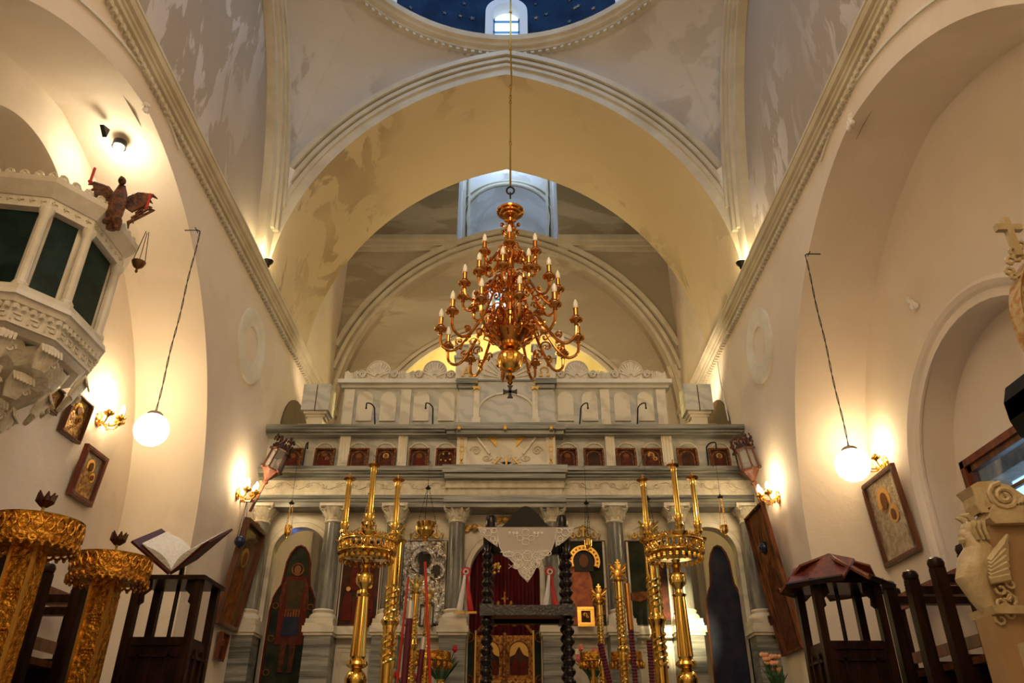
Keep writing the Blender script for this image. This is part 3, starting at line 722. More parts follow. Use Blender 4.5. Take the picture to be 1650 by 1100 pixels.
# ---- upper parapet
YU=7.56; xl,xr=xy(552,650,YU),xy(1075,650,YU); zu0=zy(690,YU); zu1=zy(626,YU)
b=SB(); b.box(xl,xr,YU,YU+.14,zu0,zu1); b.build('parapet',M_marbleb,smooth=False)
z1=zy(611,7.5); b=SB(); b.box(xl-.03,xr+.03,YU-.03,YU+.14,zu1,zu1+(z1-zu1)*.45); b.box(xl-.06,xr+.06,YU-.08,YU+.14,zu1+(z1-zu1)*.45,z1); b.build('parapet_cornice',M_trimw,smooth=False)
for p in ((553,569),(645,661),(736,752),(879,895),(968,983),(1059,1074)): pil(p[0],p[1],627,684,YU-.04,M_marble,flute=False,th=.05)
for px in (588,626,679,720,911,950,1002,1040):
    x=xy(px,655,YU); a=.085; h=zy(632,YU)-zu0; b=SB()
    b.prism([(x-a,zu0+.08)]+[(x-a*math.cos(t),zu0+h-a+a*math.sin(t)) for t in [PI*j/14 for j in range(15)]]+[(x+a,zu0+.08)],lambda u,v,w_:Vector((u,YU-w_,v)),-.01,.022)
    b.build('arched_panel',M_marble,smooth=False)
# centre block of the parapet
YQ=7.46; b=SB(); xa,xb=xy(739,650,YQ),xy(893,650,YQ); zt=zy(612,YQ)
b.box(xa,xb,YQ,YU,zu0-.02,zt); b.build('centre_block',M_marbleb,smooth=False)
b=SB(); b.box(xa-.03,xa+.20,YQ-.05,YU,zt-.06,zt); b.box(xb-.20,xb+.03,YQ-.05,YU,zt-.06,zt); b.box(xa-.01,xa+.18,YQ-.03,YU,zt-.11,zt-.06); b.box(xb-.18,xb+.01,YQ-.03,YU,zt-.11,zt-.06); b.box(xa,xb,YQ-.015,YU,zt-.02,zt); b.build('block_cornice',M_grey,smooth=False)
x=(xa+xb)/2; a=.30; b=SB()
b.sweep([(Vector((x-a*math.cos(t),YQ,zu0+.10+.26*max(0,math.sin(t))**.8)),Vector((0,-1,0)),Vector((-math.cos(t),0,math.sin(t)))) for t in [PI*j/30 for j in range(31)]],[(-.01,-.01),(.016,-.01),(.016,.01),(-.01,.01)])
b.build('arch_relief',M_marble)
for px in (768,862):
    x=xy(px,655,YQ); b=SB(); b.box(x-.03,x+.03,YQ-.05,YQ,zu0+.06,zt-.13); b.box(x-.045,x+.045,YQ-.06,YQ,zu0,zu0+.06); b.build('colonnette',M_marble,smooth=False)
    b=SB(); b.sph((x,YQ-.06,zt-.06),.016,8); b.prism([(x-.045,zt-.11),(x+.045,zt-.11),(x+.03,zt-.15),(x,zt-.13),(x-.03,zt-.15)],lambda u,v,w_:Vector((u,YQ-.055-w_,v)),0,.02); b.build('gilt_capital',M_goldp,smooth=False)
# blocks with Alpha and Omega, and the arched crest between them
zc0=zt; zc1=zy(578,YQ)
for px,let in ((752,'A'),(877,'O')):
    x=xy(px,595,YQ); b=SB(); b.box(x-.12,x+.12,YQ,YQ+.12,zc0,zc1); o=b.build('letter_block',M_marble,smooth=False)
    b=SB(); b.box(x-.14,x+.14,YQ-.03,YQ+.13,zc1,zc1+.03); b.box(x-.12,x+.12,YQ-.01,YQ+.12,zc1+.03,zc1+.15); b.box(x-.14,x+.14,YQ-.03,YQ+.13,zc1+.15,zc1+.17); b.build('block_top',M_marbleb,smooth=False)
    b=SB(); y=YQ-.008; zm=zc0+.10; 
    if let=='A':
        b.bar((x-.042,y,zm-.055),(x,y,zm+.055),.015); b.bar((x+.042,y,zm-.055),(x,y,zm+.055),.018); b.bar((x-.024,y,zm-.015),(x+.024,y,zm-.015),.012)
        for q in (-.042,.042): b.bar((x+q-.015,y,zm-.055),(x+q+.015,y,zm-.055),.014)
    else:
        b.tube([(x+.042*math.cos(t),y,zm+.012+.042*math.sin(t)) for t in [R_(-52)+R_(284)*k/20 for k in range(21)]],.009,6)
        for q in (-1,1): b.bar((x+q*.020,y,zm-.05),(x+q*.058,y,zm-.05),.018); b.bar((x+q*.027,y,zm-.022),(x+q*.024,y,zm-.05),.013)
    b.build('gilt_letter',M_goldp)
b=SB(); x=(xa+xb)/2; zz=zc0
b.prism([(x-.32,zz),(x+.32,zz),(x+.32,zz+.10)]+[(x+.30*math.cos(t),zz+.12+.26*math.sin(t)) for t in [PI*j/16 for j in range(17)]]+[(x-.32,zz+.10)],lambda u,v,w_:Vector((u,YQ+.05+w_,v)),0,.08)
b.build('crest_panel',M_marble,smooth=False)
b=SB()
for k in range(13):
    a=PI*(k+.5)/13; b.bar((x+.05*math.cos(a),YQ+.045,zz+.04+.04*math.sin(a)),(x+.25*math.cos(a),YQ+.045,zz+.06+.26*math.sin(a)),.02,.02)
b.tube([(x+.29*math.cos(t),YQ+.045,zz+.12+.26*math.sin(t)) for t in [PI*j/16 for j in range(17)]],.014,6)
b.build('fan_relief',M_carve)
# scallop crest
ycr=YU+.0; zs0=z1
for (pa,pb,cs) in ((556,737,(610,701)),(892,1072,(929,1016))):
    xa_,xb_=xy(pa,600,ycr),xy(pb,600,ycr); b=SB()
    n=40; top=[]
    for k in range(n+1):
        u=xa_+(xb_-xa_)*k/n; top.append((u,zs0+.12+.018*math.sin(k*1.9)))
    b.prism([(xa_,zs0),(xb_,zs0)]+top[::-1],lambda u,v,w_:Vector((u,ycr+w_,v)),0,.07); b.build('crest_band',M_carve,smooth=False)
    for px in cs:
        x=xy(px,600,ycr)
        b=SB(); R1=.125; b.prism([(x-R1*.9,zs0)]+[(x-R1*math.cos(t),zs0+.12+R1*math.sin(t)) for t in [PI*(j/18*1.16-.08) for j in range(19)]]+[(x+R1*.9,zs0)],lambda u,v,w_:Vector((u,ycr-.02+w_,v)),0,.06)
        for k in range(11):
            a=PI*(k/10*1.1-.05); b.bar((x+.025*math.cos(a),ycr-.022,zs0+.06+.02*math.sin(a)),(x+.108*math.cos(a),ycr-.026,zs0+.115+.108*math.sin(a)),.017,.022)
        b.tube([(x-R1*math.cos(t),ycr-.02,zs0+.12+R1*math.sin(t)) for t in [PI*(j/18*1.16-.08) for j in range(19)]],.009,6)
        b.tube([(x-.08+.016*k,ycr-.03,zs0+.035-.02*math.sin(PI*k/10)) for k in range(11)],.008,6)
        b.build('scallop_shell',M_carve,smooth=False)
        for sg in (-1,1):
            b=SB(); xs=x+sg*.175
            b.tube([(xs+sg*.045*(1-t/18)*math.cos(t*.75),ycr-.012,zs0+.085+.05*(1-t/18)*math.sin(t*.75)) for t in range(16)],.012,6)
            b.tube([(xs-sg*.05+sg*.02*t,ycr-.012,zs0+.015+.012*math.sin(t)) for t in range(6)],.011,6)
            for k in range(3): b.tube([(xs+sg*.055+sg*.018*k,ycr-.01,zs0+.02),(xs+sg*.06+sg*.022*k,ycr-.012,zs0+.13-.012*k)],[.012,.006],6)
            b.build('scroll_leaf',M_carve)
# blocks standing at the two ends
for px,lab,gr in ((511,'white marble reliquary block on a moulded foot at the left end of the screen top',0),(1124,'white marble reliquary block on a moulded foot at the right end of the screen top',1)):
    Y=7.44; x=xy(px,650,Y); zb=zy(683,7.36); t=thing('marble_block',lab,'marble block',(x,Y+.05,zb))
    zt_=zy(623,Y)-zb; zm=zy(664,Y)-zb
    b=MB(); b.box(-.145,-.006,-.12,.12,zm,zt_); b.build('slab',M_marbleb,t,smooth=False)
    b=MB(); b.box(.006,.145,-.12,.12,zm,zt_); b.build('slab',M_marbleb,t,smooth=False)
    b=MB(); b.box(-.006,.006,-.11,.12,zm,zt_-.004); b.build('joint',M_brown,t,smooth=False)
    b=MB(); b.box(-.12,.12,-.09,.09,zm-.03,zm); b.box(-.10,.10,-.07,.07,zm-.06,zm-.03); b.box(-.08,.08,-.06,.06,.015,zm-.06); b.box(-.16,.16,-.09,.09,0,.02); b.build('foot',M_marble,t,smooth=False)
# swan-neck lamp hooks
def hook(x,y,z,h,r,lab,lean=0):
    t=thing('lamp_hook',lab,'hook',(x,y,z)); b=MB()
    pts=[(0,0,0),(-.01*lean,0,h*.4),(-.02*lean,0,h-r)]+[(-.02*lean-(r-r*math.cos(a))*(-1 if lean<0 else 1),-.0-.02*k,h-r+r*math.sin(a)) for k,a in enumerate([PI*j/8 for j in range(1,9)])]
    last=pts[-1]; pts+=[(last[0],last[1],last[2]-.05)]
    b.tube(pts,[.008]*3+[.007]*(len(pts)-3),7); b.build('rod',M_iron,t); b=MB(); b.sph((last[0],last[1],last[2]-.055),.011,8); b.build('tip',M_iron,t)
zsh=zy(683,7.36)
for px,lab,le in ((604,'bent iron lamp hook before the first arched panels left',1),(697,'bent iron lamp hook seen edge on left of centre block',.3),(934,'bent iron lamp hook right of the omega block',-1),(1027,'bent iron lamp hook at the far right of the parapet',-1)):
    hook(xy(px,683,7.38),7.39,zsh,.215,.03,lab,le)
for px,lab,le in ((487,'bent steel lamp hook beside the left lantern on lower cornice',-.2),(1142,'bent steel lamp hook beside the rightmost small icon',-.2)):
    hook(xy(px,750,7.36),7.37,zi0,.23,.03,lab,le)
# ================================================================== ICONS
M_frame=mat('red brown icon frame',(.13,.042,.012),.5,spec=.2,col2=(.36,.15,.05),scale=40,lo=.5,hi=.62,bump=.5,bscale=50)
M_dark=mat('dark aged painting',(.035,.018,.010),.55,spec=.12,col2=(.09,.03,.012),scale=9)
M_ochre=mat('aged ochre robe',(.30,.10,.02),.55,spec=.12,col2=(.12,.04,.01),scale=12)
M_ochred=mat('deep brown robe',(.13,.03,.012),.55,spec=.12,col2=(.05,.015,.008),scale=14)
M_skin=mat('painted face',(.20,.085,.03),.55,spec=.12)
M_halo=mat('gold leaf halo',(.62,.36,.08),.35,.6)
M_green_p=mat('dark green painted ground',(.008,.014,.007),.55,spec=.12,col2=(.03,.032,.012),scale=5)
M_blued=mat('dark blue paint',(.012,.018,.04),.55,spec=.12,col2=(.03,.03,.05),scale=6)
M_redpaint=mat('dull red paint',(.13,.018,.006),.55,spec=.12,col2=(.10,.01,.005),scale=10)
def robe(mb,x,z,w,h,y=-.004,th=.006,lean=0):
    q=[(-.5,0),(.5,0),(.46,.35),(.40,.60),(.30,.74),(.12,.80),(-.12,.80),(-.30,.74),(-.40,.60),(-.46,.35)]
    mb.prism([(x+u*w+lean*v*w,z+v*h) for u,v in q],lambda u,v,k:Vector((u,y-k,v)),0,th)
def disc(mb,x,z,r,y=-.005,th=.005,sx=1,sz=1,n=16):
    mb.prism([(x+r*sx*math.cos(2*PI*i/n),z+r*sz*math.sin(2*PI*i/n)) for i in range(n)],lambda u,v,k:Vector((u,y-k,v)),0,th)
def ringp(mb,x,z,r0,r1,y=-.006,th=.008,a0=0,a1=2*PI,n=24):
    P=[(math.cos(a0+(a1-a0)*i/n),math.sin(a0+(a1-a0)*i/n)) for i in range(n+1)]
    mb.prism([(x+r1*c,z+r1*s) for c,s in P]+[(x+r0*c,z+r0*s) for c,s in P[::-1]],lambda u,v,k:Vector((u,y-k,v)),0,th)
def icon(name,label,loc,w_,h,rot=(0,0,0),frame=M_frame,fw=.02,ground=M_dark,fig='saint',rm=None,cat='icon',fd=.03,mid=None,halo=None,group=None):
    """a framed icon, its base centre at loc, facing -y locally"""
    t=thing(name,label,cat,loc,rot=rot,group=group); rm=rm or M_ochre; halo=halo or M_halo
    b=MB(); iw=w_-2*fw; ih=h-2*fw
    for (x0,x1,z0,z1) in ((-w_/2,w_/2,0,fw),(-w_/2,w_/2,h-fw,h),(-w_/2,-w_/2+fw,fw,h-fw),(w_/2-fw,w_/2,fw,h-fw)):
        b.box(x0,x1,-fd,.004,z0,z1)
        e=fw*.3; b.box(x0+(e if x1-x0>fw*1.5 or x0<0 else e),x1-e,-fd-.004,-fd,z0+e,z1-e)
    b.build('frame',frame,t,smooth=False)
    b=MB(); b.box(-iw/2,iw/2,-.002 if fd<.02 else -.006,.003,fw,h-fw); b.build('panel',ground,t,smooth=False)
    y=-.006
    def P(mb,n_,m_): return mb.build(n_,m_,t,smooth=False)
    if mid:
        b=MB(); ringp(b,0,fw+ih*.60,iw*.36,iw*.46,y,.006,0,PI); 
        for s_ in (-1,1): b.box(s_*iw*.41-iw*.05,s_*iw*.41+iw*.05,y-.006,y,fw+ih*.02,fw+ih*.60)
        P(b,'arched_border',mid)
    if fig=='saint':
        b=MB(); robe(b,0,fw,iw*.66,ih*.72,y); P(b,'robe',rm)
        b=MB(); disc(b,0,fw+ih*.68,iw*.19,y-.001); P(b,'halo',halo)
        b=MB(); disc(b,0,fw+ih*.67,iw*.10,y-.006,.005,1,1.3); P(b,'face',M_skin)
    elif fig=='mother':
        b=MB(); robe(b,-.02*iw,fw,iw*.86,ih*.82,y); P(b,'robe',rm)
        b=MB(); disc(b,-.04*iw,fw+ih*.72,iw*.21,y-.001); disc(b,iw*.18,fw+ih*.50,iw*.14,y-.007); P(b,'halo',halo)
        b=MB(); disc(b,-.02*iw,fw+ih*.71,iw*.10,y-.006,.006,1,1.3); disc(b,iw*.17,fw+ih*.49,iw*.07,y-.013,.005,1,1.2); P(b,'face',M_skin)
    elif fig=='scene':
        b=MB(); 
        for (u,v,q) in ((-.28,.05,.26),(.0,.0,.3),(.27,.08,.24),(-.15,.40,.22),(.2,.42,.24)): robe(b,u*iw,fw+v*ih,iw*q,ih*.42,y-.002*random.random())
        P(b,'robe',rm)
        b=MB()
        for (u,v) in ((-.28,.42),(0,.38),(.27,.45),(-.15,.77),(.2,.79)): disc(b,u*iw,fw+v*ih,iw*.055,y-.008)
        P(b,'face',M_halo)
    return t
# twelve small icons of the icon tier
small=['small dark icon half hidden by the left lantern pole','small brown icon with white patches left of the first fluted pilaster','small brown icon right of the first fluted pilaster left side','small orange brown icon left of the second pilaster left side','small brown icon with pale beaded edge right of second pilaster','small brown icon beside the left gilt inlaid pilaster','small icon with spotted border beside the right gilt inlaid pilaster','very dark plain small icon left of the first right pilaster','small brown arched icon right of the first right fluted pilaster','small icon with bright crown marks left of outer right pilaster','small plain brown icon right of the outer right pilaster','small icon with white spots nearest the right lantern']
for (px,k) in icon_px:
    x=xy(px,735,7.44)
    if k>=6: x+=-.004
    lean=.0
    icon('small_icon',small[k],(x,7.455,zi0),.205,.235,rot=(R_(-9),0,0),ground=M_dark,fig=('saint','mother','saint','saint','saint','scene','saint','none','saint','mother','none','saint')[k],rm=(M_ochred,M_redpaint,M_ochred)[k%3],fw=.018,mid=M_frame,halo=(M_halo if k in (3,9,11) else M_ochre),group='small icons of the upper row')
# four large icons
zi=1.625; yi=7.575
def Xc(i): return CX+(cols[i]+cols[i+1])/2
icon('large_icon','large dark multi-figure painted icon behind the left candle stand',(Xc(1),yi,zi+.0),.40,.80,ground=M_dark,fig='scene',rm=M_redpaint,frame=M_brown,fw=.012,fd=.02)
# silver-covered icon
t=thing('silver_icon','large icon covered in embossed silver with two dark faces','icon',(Xc(2),yi,zi))
b=MB(); b.box(-.215,.215,-.012,.01,0,.80); b.build('panel',M_dark,t,smooth=False)
b=MB(); n=26; rows=[]
random.seed(3)
for j in range(41):
    row=[]
    for i in range(n+1):
        u=-.205+.41*i/n; v=.012+.776*j/40
        d=.010+.016*noise.noise(Vector((u*16,v*16,3)))+.010*noise.noise(Vector((u*40,v*40,9)))
        bod=max(0,1-((u+.02)/.19)**2)*(1 if v<.52 else 0); d+=.02*bod**.5*(1-(v/.56)**4 if v<.55 else 0)
        row.append((u,-.012-max(.003,d),v))
    rows.append(row)
for j in range(40): b.strip(rows[j],rows[j+1])
b.build('silver_cover',M_silver,t,ang=60)
b=MB(); ringp(b,-.01,.60,.085,.125,-.035,.02); ringp(b,.12,.50,.055,.08,-.037,.02)
for k in range(22):
    a=2*PI*k/22; b.sph((-.01+.14*math.cos(a),-.04,.60+.14*math.sin(a)),.012,6)
b.build('silver_halo',M_silver,t)
b=MB(); b.prism([(-.06,.66),(.05,.66),(.055,.60),(.03,.55),(.025,.47),(-.045,.47),(-.045,.56),(-.065,.61)],lambda u,v,k:Vector((u,-.044-k,v)),0,.014); b.build('dark_face',M_black,t,smooth=False)
b=MB(); b.prism([(.085,.545),(.15,.545),(.155,.50),(.135,.46),(.135,.43),(.10,.43),(.10,.47),(.08,.50)],lambda u,v,k:Vector((u,-.046-k,v)),0,.014); b.build('dark_face',M_black,t,smooth=False)
b=MB(); b.box(.02,.19,-.05,-.03,.02,.05); b.build('silver_plate',M_silver,t,smooth=False)
# orange robed icon with gilt halo and crown
t=icon('large_icon','large painted icon of a bearded figure in orange robe with gilt halo',(Xc(4),yi,zi),.42,.80,ground=M_green_p,fig='none',frame=M_brown,fw=.012,fd=.02)
b=MB(); robe(b,-.06,.01,.30,.70,-.008); b.build('robe',mat('orange painted robe',(.60,.15,.02),.45,col2=(.30,.05,.008),scale=10),t,smooth=False)
b=MB(); b.prism([(-.02,.10),(.10,.22),(.12,.34),(.16,.34),(.16,.18),(.05,.05)],lambda u,v,k:Vector((u,-.016-k,v)),0,.006); b.build('sleeve',M_ochred,t,smooth=False)
b=MB(); b.prism([(-.10,.50),(.08,.50),(.09,.60),(.05,.70),(-.07,.70),(-.11,.60)],lambda u,v,k:Vector((u,-.018-k,v)),0,.006); b.build('hair',M_black,t,smooth=False)
b=MB(); disc(b,-.01,.60,.05,-.025,.006,.9,1.25); b.build('face',M_skin,t,smooth=False)
b=MB(); ringp(b,-.01,.59,.105,.155,-.03,.025,R_(-25),R_(205)); 
for k in range(15):
    a=R_(-25)+R_(230)*k/14; b.sph((-.01+.13*math.cos(a),-.058,.59+.13*math.sin(a)),.011,6)
b.build('gilt_halo',M_gold,t)
b=MB(); b.box(.06,.17,-.02,-.01,.10,.28); b.build('book',M_ochre,t,smooth=False)
t=icon('large_icon','large dark green landscape icon behind the right candle stand',(Xc(5),yi,zi),.42,.80,ground=M_green_p,fig='none',frame=M_brown,fw=.012,fd=.02)
b=MB(); robe(b,.08,.05,.20,.62,-.008); b.build('robe',M_ochred,t,smooth=False)
b=MB(); disc(b,.06,.62,.075,-.016); b.build('halo',M_halo,t,smooth=False)
b=MB(); disc(b,.06,.615,.04,-.022,.005,1,1.3); b.build('face',M_skin,t,smooth=False)
b=MB(); b.prism([(-.19,.30),(-.02,.32),(.0,.26),(-.1,.22),(-.19,.23)],lambda u,v,k:Vector((u,-.010-k,v)),0,.005); b.build('hill',M_ochre,t,smooth=False)
# small gilt framed icon on the ledge, small dark frame and card
icon('small_icon','small gilt framed icon leaning on the ledge right of the black stand',(xy(945,1008,7.42),7.45,1.60),.155,.175,rot=(R_(-5),0,0),frame=M_gold,ground=M_ochre,fw=.035,fig='mother',rm=M_dark)
icon('small_icon','small black framed picture behind the candles below the silver icon',(xy(686,1010,7.42),7.45,1.60),.13,.20,rot=(R_(-5),0,0),frame=M_black,ground=M_paper,fw=.014,fig='saint',rm=M_ochre)
icon('small_icon','small red wooden icon on the ledge below the left painted icon',(xy(587,1008,7.42),7.45,1.60),.09,.16,rot=(R_(-5),0,0),frame=M_redpaint,ground=M_redpaint,fw=.010,fig='saint',rm=M_ochre)
# ---- side doors of the screen
def ogee(w_,h):
    P=[(0,h)]
    for u,v in ((.10,.993),(.20,.968),(.27,.93),(.29,.88),(.32,.84),(.40,.815),(.46,.79),(.48,.76),(.5,.74)): P.append((u*w_,v*h))
    return [(-u,v) for u,v in P[1:]][::-1]+P if False else P
def door_poly(w_,h): 
    r=ogee(w_,h); return [(w_*.5,0)]+[p for p in r[::-1]]+[(-p[0],p[1]) for p in r[1:]]+[(-w_*.5,0)]
def sdoor(name,label,x,y,rz,w_,h,mats,figure):
    t=thing(name,label,'door',(x,y,0),rz); P=door_poly(w_,h)
    b=MB(); b.prism(P,lambda u,v,k:Vector((u,k,v)),0,.03); b.build('panel',mats[0],t,smooth=False)
    b=MB(); b.tube([(u,-.005,v) for u,v in P],.011,6,True); b.build('border',mats[1],t)
    if figure:
        FG=lambda u,y,v:Vector((u*.95,y,1.02+v*.77))
        b=MB(); b.prism([(-.13,.62),(.13,.62),(.15,1.2),(.10,1.45),(-.10,1.45),(-.14,1.2)],lambda u,v,k:FG(u,-.004-k,v),0,.006); b.build('cloak',M_redpaint,t,smooth=False)
        b=MB(); b.prism([(-.07,1.02),(.07,1.02),(.085,1.40),(-.085,1.40)],lambda u,v,k:FG(u,-.012-k,v),0,.006); b.build('armour',mat('painted olive armour',(.04,.03,.012),.5,spec=.1,col2=(.07,.04,.012),scale=20),t,smooth=False)
        b=MB(); b.prism([(-.09,.72),(.09,.72),(.075,.98),(-.075,.98)],lambda u,v,k:FG(u,-.012-k,v),0,.006); b.build('tunic',M_blued,t,smooth=False)
        b=MB()
        for k in range(6): b.box(-.07+.025*k,-.055+.025*k,-.022,-.012,1.75,1.82)
        b.build('kilt_strap',M_ochre,t,smooth=False)
        b=MB()
        for s_ in (-.045,.045): b.prism([(s_-.022,.30),(s_+.022,.30),(s_+.030,.66),(s_+.034,.80),(s_-.034,.80),(s_-.030,.66)],lambda u,v,k:FG(u,-.010-k,v),0,.006)
        for s_ in (-1,1): b.prism([(s_*.09,1.38),(s_*.13,1.36),(s_*.15,1.12),(s_*.12,1.02),(s_*.10,1.10)],lambda u,v,k:FG(u,-.016-k,v),0,.006)
        b.build('limb',M_ochred,t,smooth=False)
        b=MB(); ringp(b,0,2.205,.048,.062,-.008,.006); b.build('halo',M_ochre,t,smooth=False)
        b=MB(); disc(b,0,2.20,.032,-.010,.008,1,1.35); b.build('face',M_skin,t,smooth=False)
        b=MB()
        for s_ in (-1,1):
            for z_ in (1.25,1.55,1.85,.95): ringp(b,s_*.165,z_,.022,.030,-.006,.006)
        b.build('roundel',M_ochre,t,smooth=False)
    return t
sdoor('side_door','tall ogee topped door painted with a standing warrior angel left of screen',-2.14,7.83,R_(14),.42,2.44,(M_green_p,M_redpaint),True)
sdoor('side_door','plain dark ogee topped door standing open in the right side doorway',2.10,7.90,R_(-20),.36,2.46,(M_blued,M_brown),False)
# ---- royal gate: curtain and gilt doors
cu=MB(); rows=[]
for z_ in (1.45,2.5):
    rows.append([(CX-.40+.8*i/80,7.80+.022*math.sin(i*.9)+.012*math.sin(i*.37),z_) for i in range(81)])
cu.strip(*rows); cu=cu.build('curtain',M_redc); tag(cu,'crimson velvet curtain hanging in the central gate of the screen','curtain')
gd=thing('royal_door','pair of carved gilt door leaves with arched icon panels in central gate','door',(CX,7.66,0))
M_gcar=mat('carved gilt wood',(.60,.26,.05),.4,.55,col2=(.16,.05,.01),scale=34,lo=.42,hi=.6,bump=1,bscale=60,bdist=.01)
for sg in (-1,1):
    b=MB(); x0,x1=(-.265,-.005) if sg<0 else (.005,.265); xm=(x0+x1)/2
    b.box(x0,x1,0,.03,.2,1.56)
    lf=b.build('door_leaf',M_gcar,gd,smooth=False)
    for z0,z1 in ((1.22,1.50),(.80,1.08)):
        b=MB(); a=.085; b.prism([(xm-a,z0)]+[(xm-a*math.cos(t),z1-a+a*math.sin(t)) for t in [PI*j/12 for j in range(13)]]+[(xm+a,z0)],lambda u,v,k:Vector((u,-k,v)),0,.006); b.build('icon_panel',M_dark,lf,smooth=False)
        b=MB(); b.prism([(xm-a,z1-.13),(xm-a*.99,z1-a)]+[(xm-a*math.cos(t),z1-a+a*math.sin(t)) for t in [PI*j/12 for j in range(13)]]+[(xm+a,z1-.13),(xm+.04,z1-.11),(xm,z1-.04),(xm-.04,z1-.11)],lambda u,v,k:Vector((u,-.006-k,v)),0,.004); b.build('gold_sky',M_halo,lf,smooth=False)
        b=MB(); robe(b,xm-.035,z0,.07,.16,-.009); robe(b,xm+.04,z0,.07,.15,-.009); b.build('robe',M_redpaint,lf,smooth=False)
        b=MB(); 
        for s_ in (-1,1): b.lathe([(.012,z0-.01),(.008,z0),(.008,z1-.10),(.013,z1-.09),(.013,z1-.07)],8,Matrix.Translation((xm+s_*.102,-.012,0)))
        b.tube([(xm-.098*math.cos(t),-.01,z1-a+.098*math.sin(t)) for t in [PI*j/14 for j in range(15)]],.009,6); b.build('arch_frame',M_gcar,lf)
    for zc in (1.15,.73):
        b=MB()
        for k in range(4):
            xx=xm-.085+.057*k
            b.bar((xx-.018,-.008,zc-.018),(xx+.018,-.008,zc+.018),.009); b.bar((xx+.018,-.008,zc-.018),(xx-.018,-.008,zc+.018),.009); b.sph((xx,-.010,zc),.010,6)
        b.build('letter_ornament',M_goldp,lf,smooth=False)
b=MB(); b.tube([(0,-.02,.2),(0,-.02,1.58)],.016,8); 
for k in range(40): b.sph((0,-.03,.25+.033*k),.012,6)
b.build('centre_bead',M_gcar,gd)
b=MB()
for sg in (-1,1):
    b.tube([(sg*(.26-.26*t/12),-.01,1.58+.22*math.sin(PI/2*t/12)) for t in range(13)],.014,6)
    b.tube([(sg*(.10+.04*(1-t/12)*math.cos(t*.8)),-.01,1.66+.04*(1-t/12)*math.sin(t*.8)) for t in range(11)],.010,6)
    for k in range(3): b.sph((sg*(.06+.07*k),-.015,1.84-.07*k),.022,6,sz=1.5)
b.bar((0,-.012,1.78),(0,-.012,1.95),.016); b.bar((-.035,-.012,1.89),(.035,-.012,1.89),.014)
b.build('gilt_crown',M_gcar,gd)
for sg in (-1,1):
    b=MB(); b.box(sg*.33-.055,sg*.33+.055,-.02,.03,.0,1.60); pf=b.build('door_post',M_green_p,gd,smooth=False)
    b=MB(); b.box(sg*.27-.008,sg*.27+.008,-.03,.03,.0,1.60); b.build('gilt_edge',M_goldp,gd,smooth=False)
    for z_ in (1.54,1.17,.8):
        b=MB(); ringp(b,sg*.33,z_,.036,.048,-.022,.008); b.bar((sg*.33-.022,-.026,z_),(sg*.33+.022,-.026,z_),.010); b.bar((sg*.33,-.026,z_-.022),(sg*.33,-.026,z_+.022),.010); b.build('roundel',M_ochre,pf,smooth=False)
# grapevine in gilt above the curtain rod
b=MB()
for k in range(26): b.sph((random.uniform(-.14,.02),random.uniform(-.01,.01),random.uniform(0,.10)),random.uniform(.010,.018),6,sy=.5)
o=b.build('gilt_garland',M_goldp,loc=(CX-.06,7.60,2.12)); tag(o,'small gilt vine garland before the crimson curtain','garland')
# ================================================================== CHANDELIER
CYc=4.38; cxx=-.012
def zz(py): return zy(py,CYc)
ztop=zz(322)
ch=thing('chandelier','large brass chandelier with three tiers of curled arms and flame bulbs','chandelier',(cxx,CYc,zz(640)))
zb=zz(640)
def ZL(py): return zz(py)-zb
b=MB()
for k in range(14):
    z0=ZL(300)+.30*k
b.tube([(0,0,ZL(300)),(0,0,ZL(230)),(0,0,ZL(160)),(0,0,ZL(150)),(.01,0,ZL(135)),(0,0,ZL(80)),(0,0,H+9.9-zb)],.0075,8)
for py in (231,165,157,140,80,20): b.sph((0,0,ZL(py)),.014,8,sz=1.6)
b.build('hanging_rod',M_brass,ch)
b=MB(); zr=ZL(307); b.tube([(.028*math.cos(t),0,zr+.034*math.sin(t)) for t in [2*PI*k/12 for k in range(12)]],.007,6,True); b.tube([(0,.015*math.cos(t),zr-.045+.025*math.sin(t)) for t in [2*PI*k/10 for k in range(10)]],.006,6,True)
b.build('hook_ring',M_iron,ch)
b=MB(); z1=ZL(328); z2=ZL(350)
b.lathe([(.01,z2-.01),(.03,z2),(.05,z2+.01),(.055,z2+.02),(.075,z2+.025),(.08,z2+.035),(.096,z2+.04),(.10,z2+.052),(.09,z2+.062),(.04,z2+.07),(.01,z2+.10)],28); b.build('canopy_dish',M_copper,ch)
def col(py0,py1,prof,name):
    b=MB(); z0,z1=ZL(py1),ZL(py0); b.lathe([(r,z0+(z1-z0)*t) for r,t in prof],20); return b.build(name,M_copper,ch)
col(352,395,[(.012,0),(.035,.05),(.02,.15),(.04,.25),(.045,.35),(.02,.45),(.018,.6),(.035,.68),(.03,.8),(.015,.9),(.02,1)],'upper_stem')
b=MB()
for py,rr in ((362,.058),(374,.052)):
    for j in range(6):
        a=j*PI/3; b.sph((rr*math.cos(a),rr*math.sin(a),ZL(py)),.016,8); b.tube([(0,0,ZL(py)-.02),(rr*.6*math.cos(a),rr*.6*math.sin(a),ZL(py)-.03),(rr*math.cos(a),rr*math.sin(a),ZL(py))],.006,5)
b.build('bead_crown',M_copper,ch)
col(395,480,[(.03,0),(.045,.06),(.03,.12),(.025,.3),(.045,.36),(.055,.42),(.03,.5),(.022,.7),(.04,.78),(.045,.86),(.02,.93),(.015,1)],'middle_stem')
col(480,530,[(.05,0),(.05,.3),(.06,.35),(.06,.45),(.035,.55),(.03,.8),(.045,.9),(.03,1)],'lower_stem')
b=MB(); z0=ZL(562); z1=ZL(528)
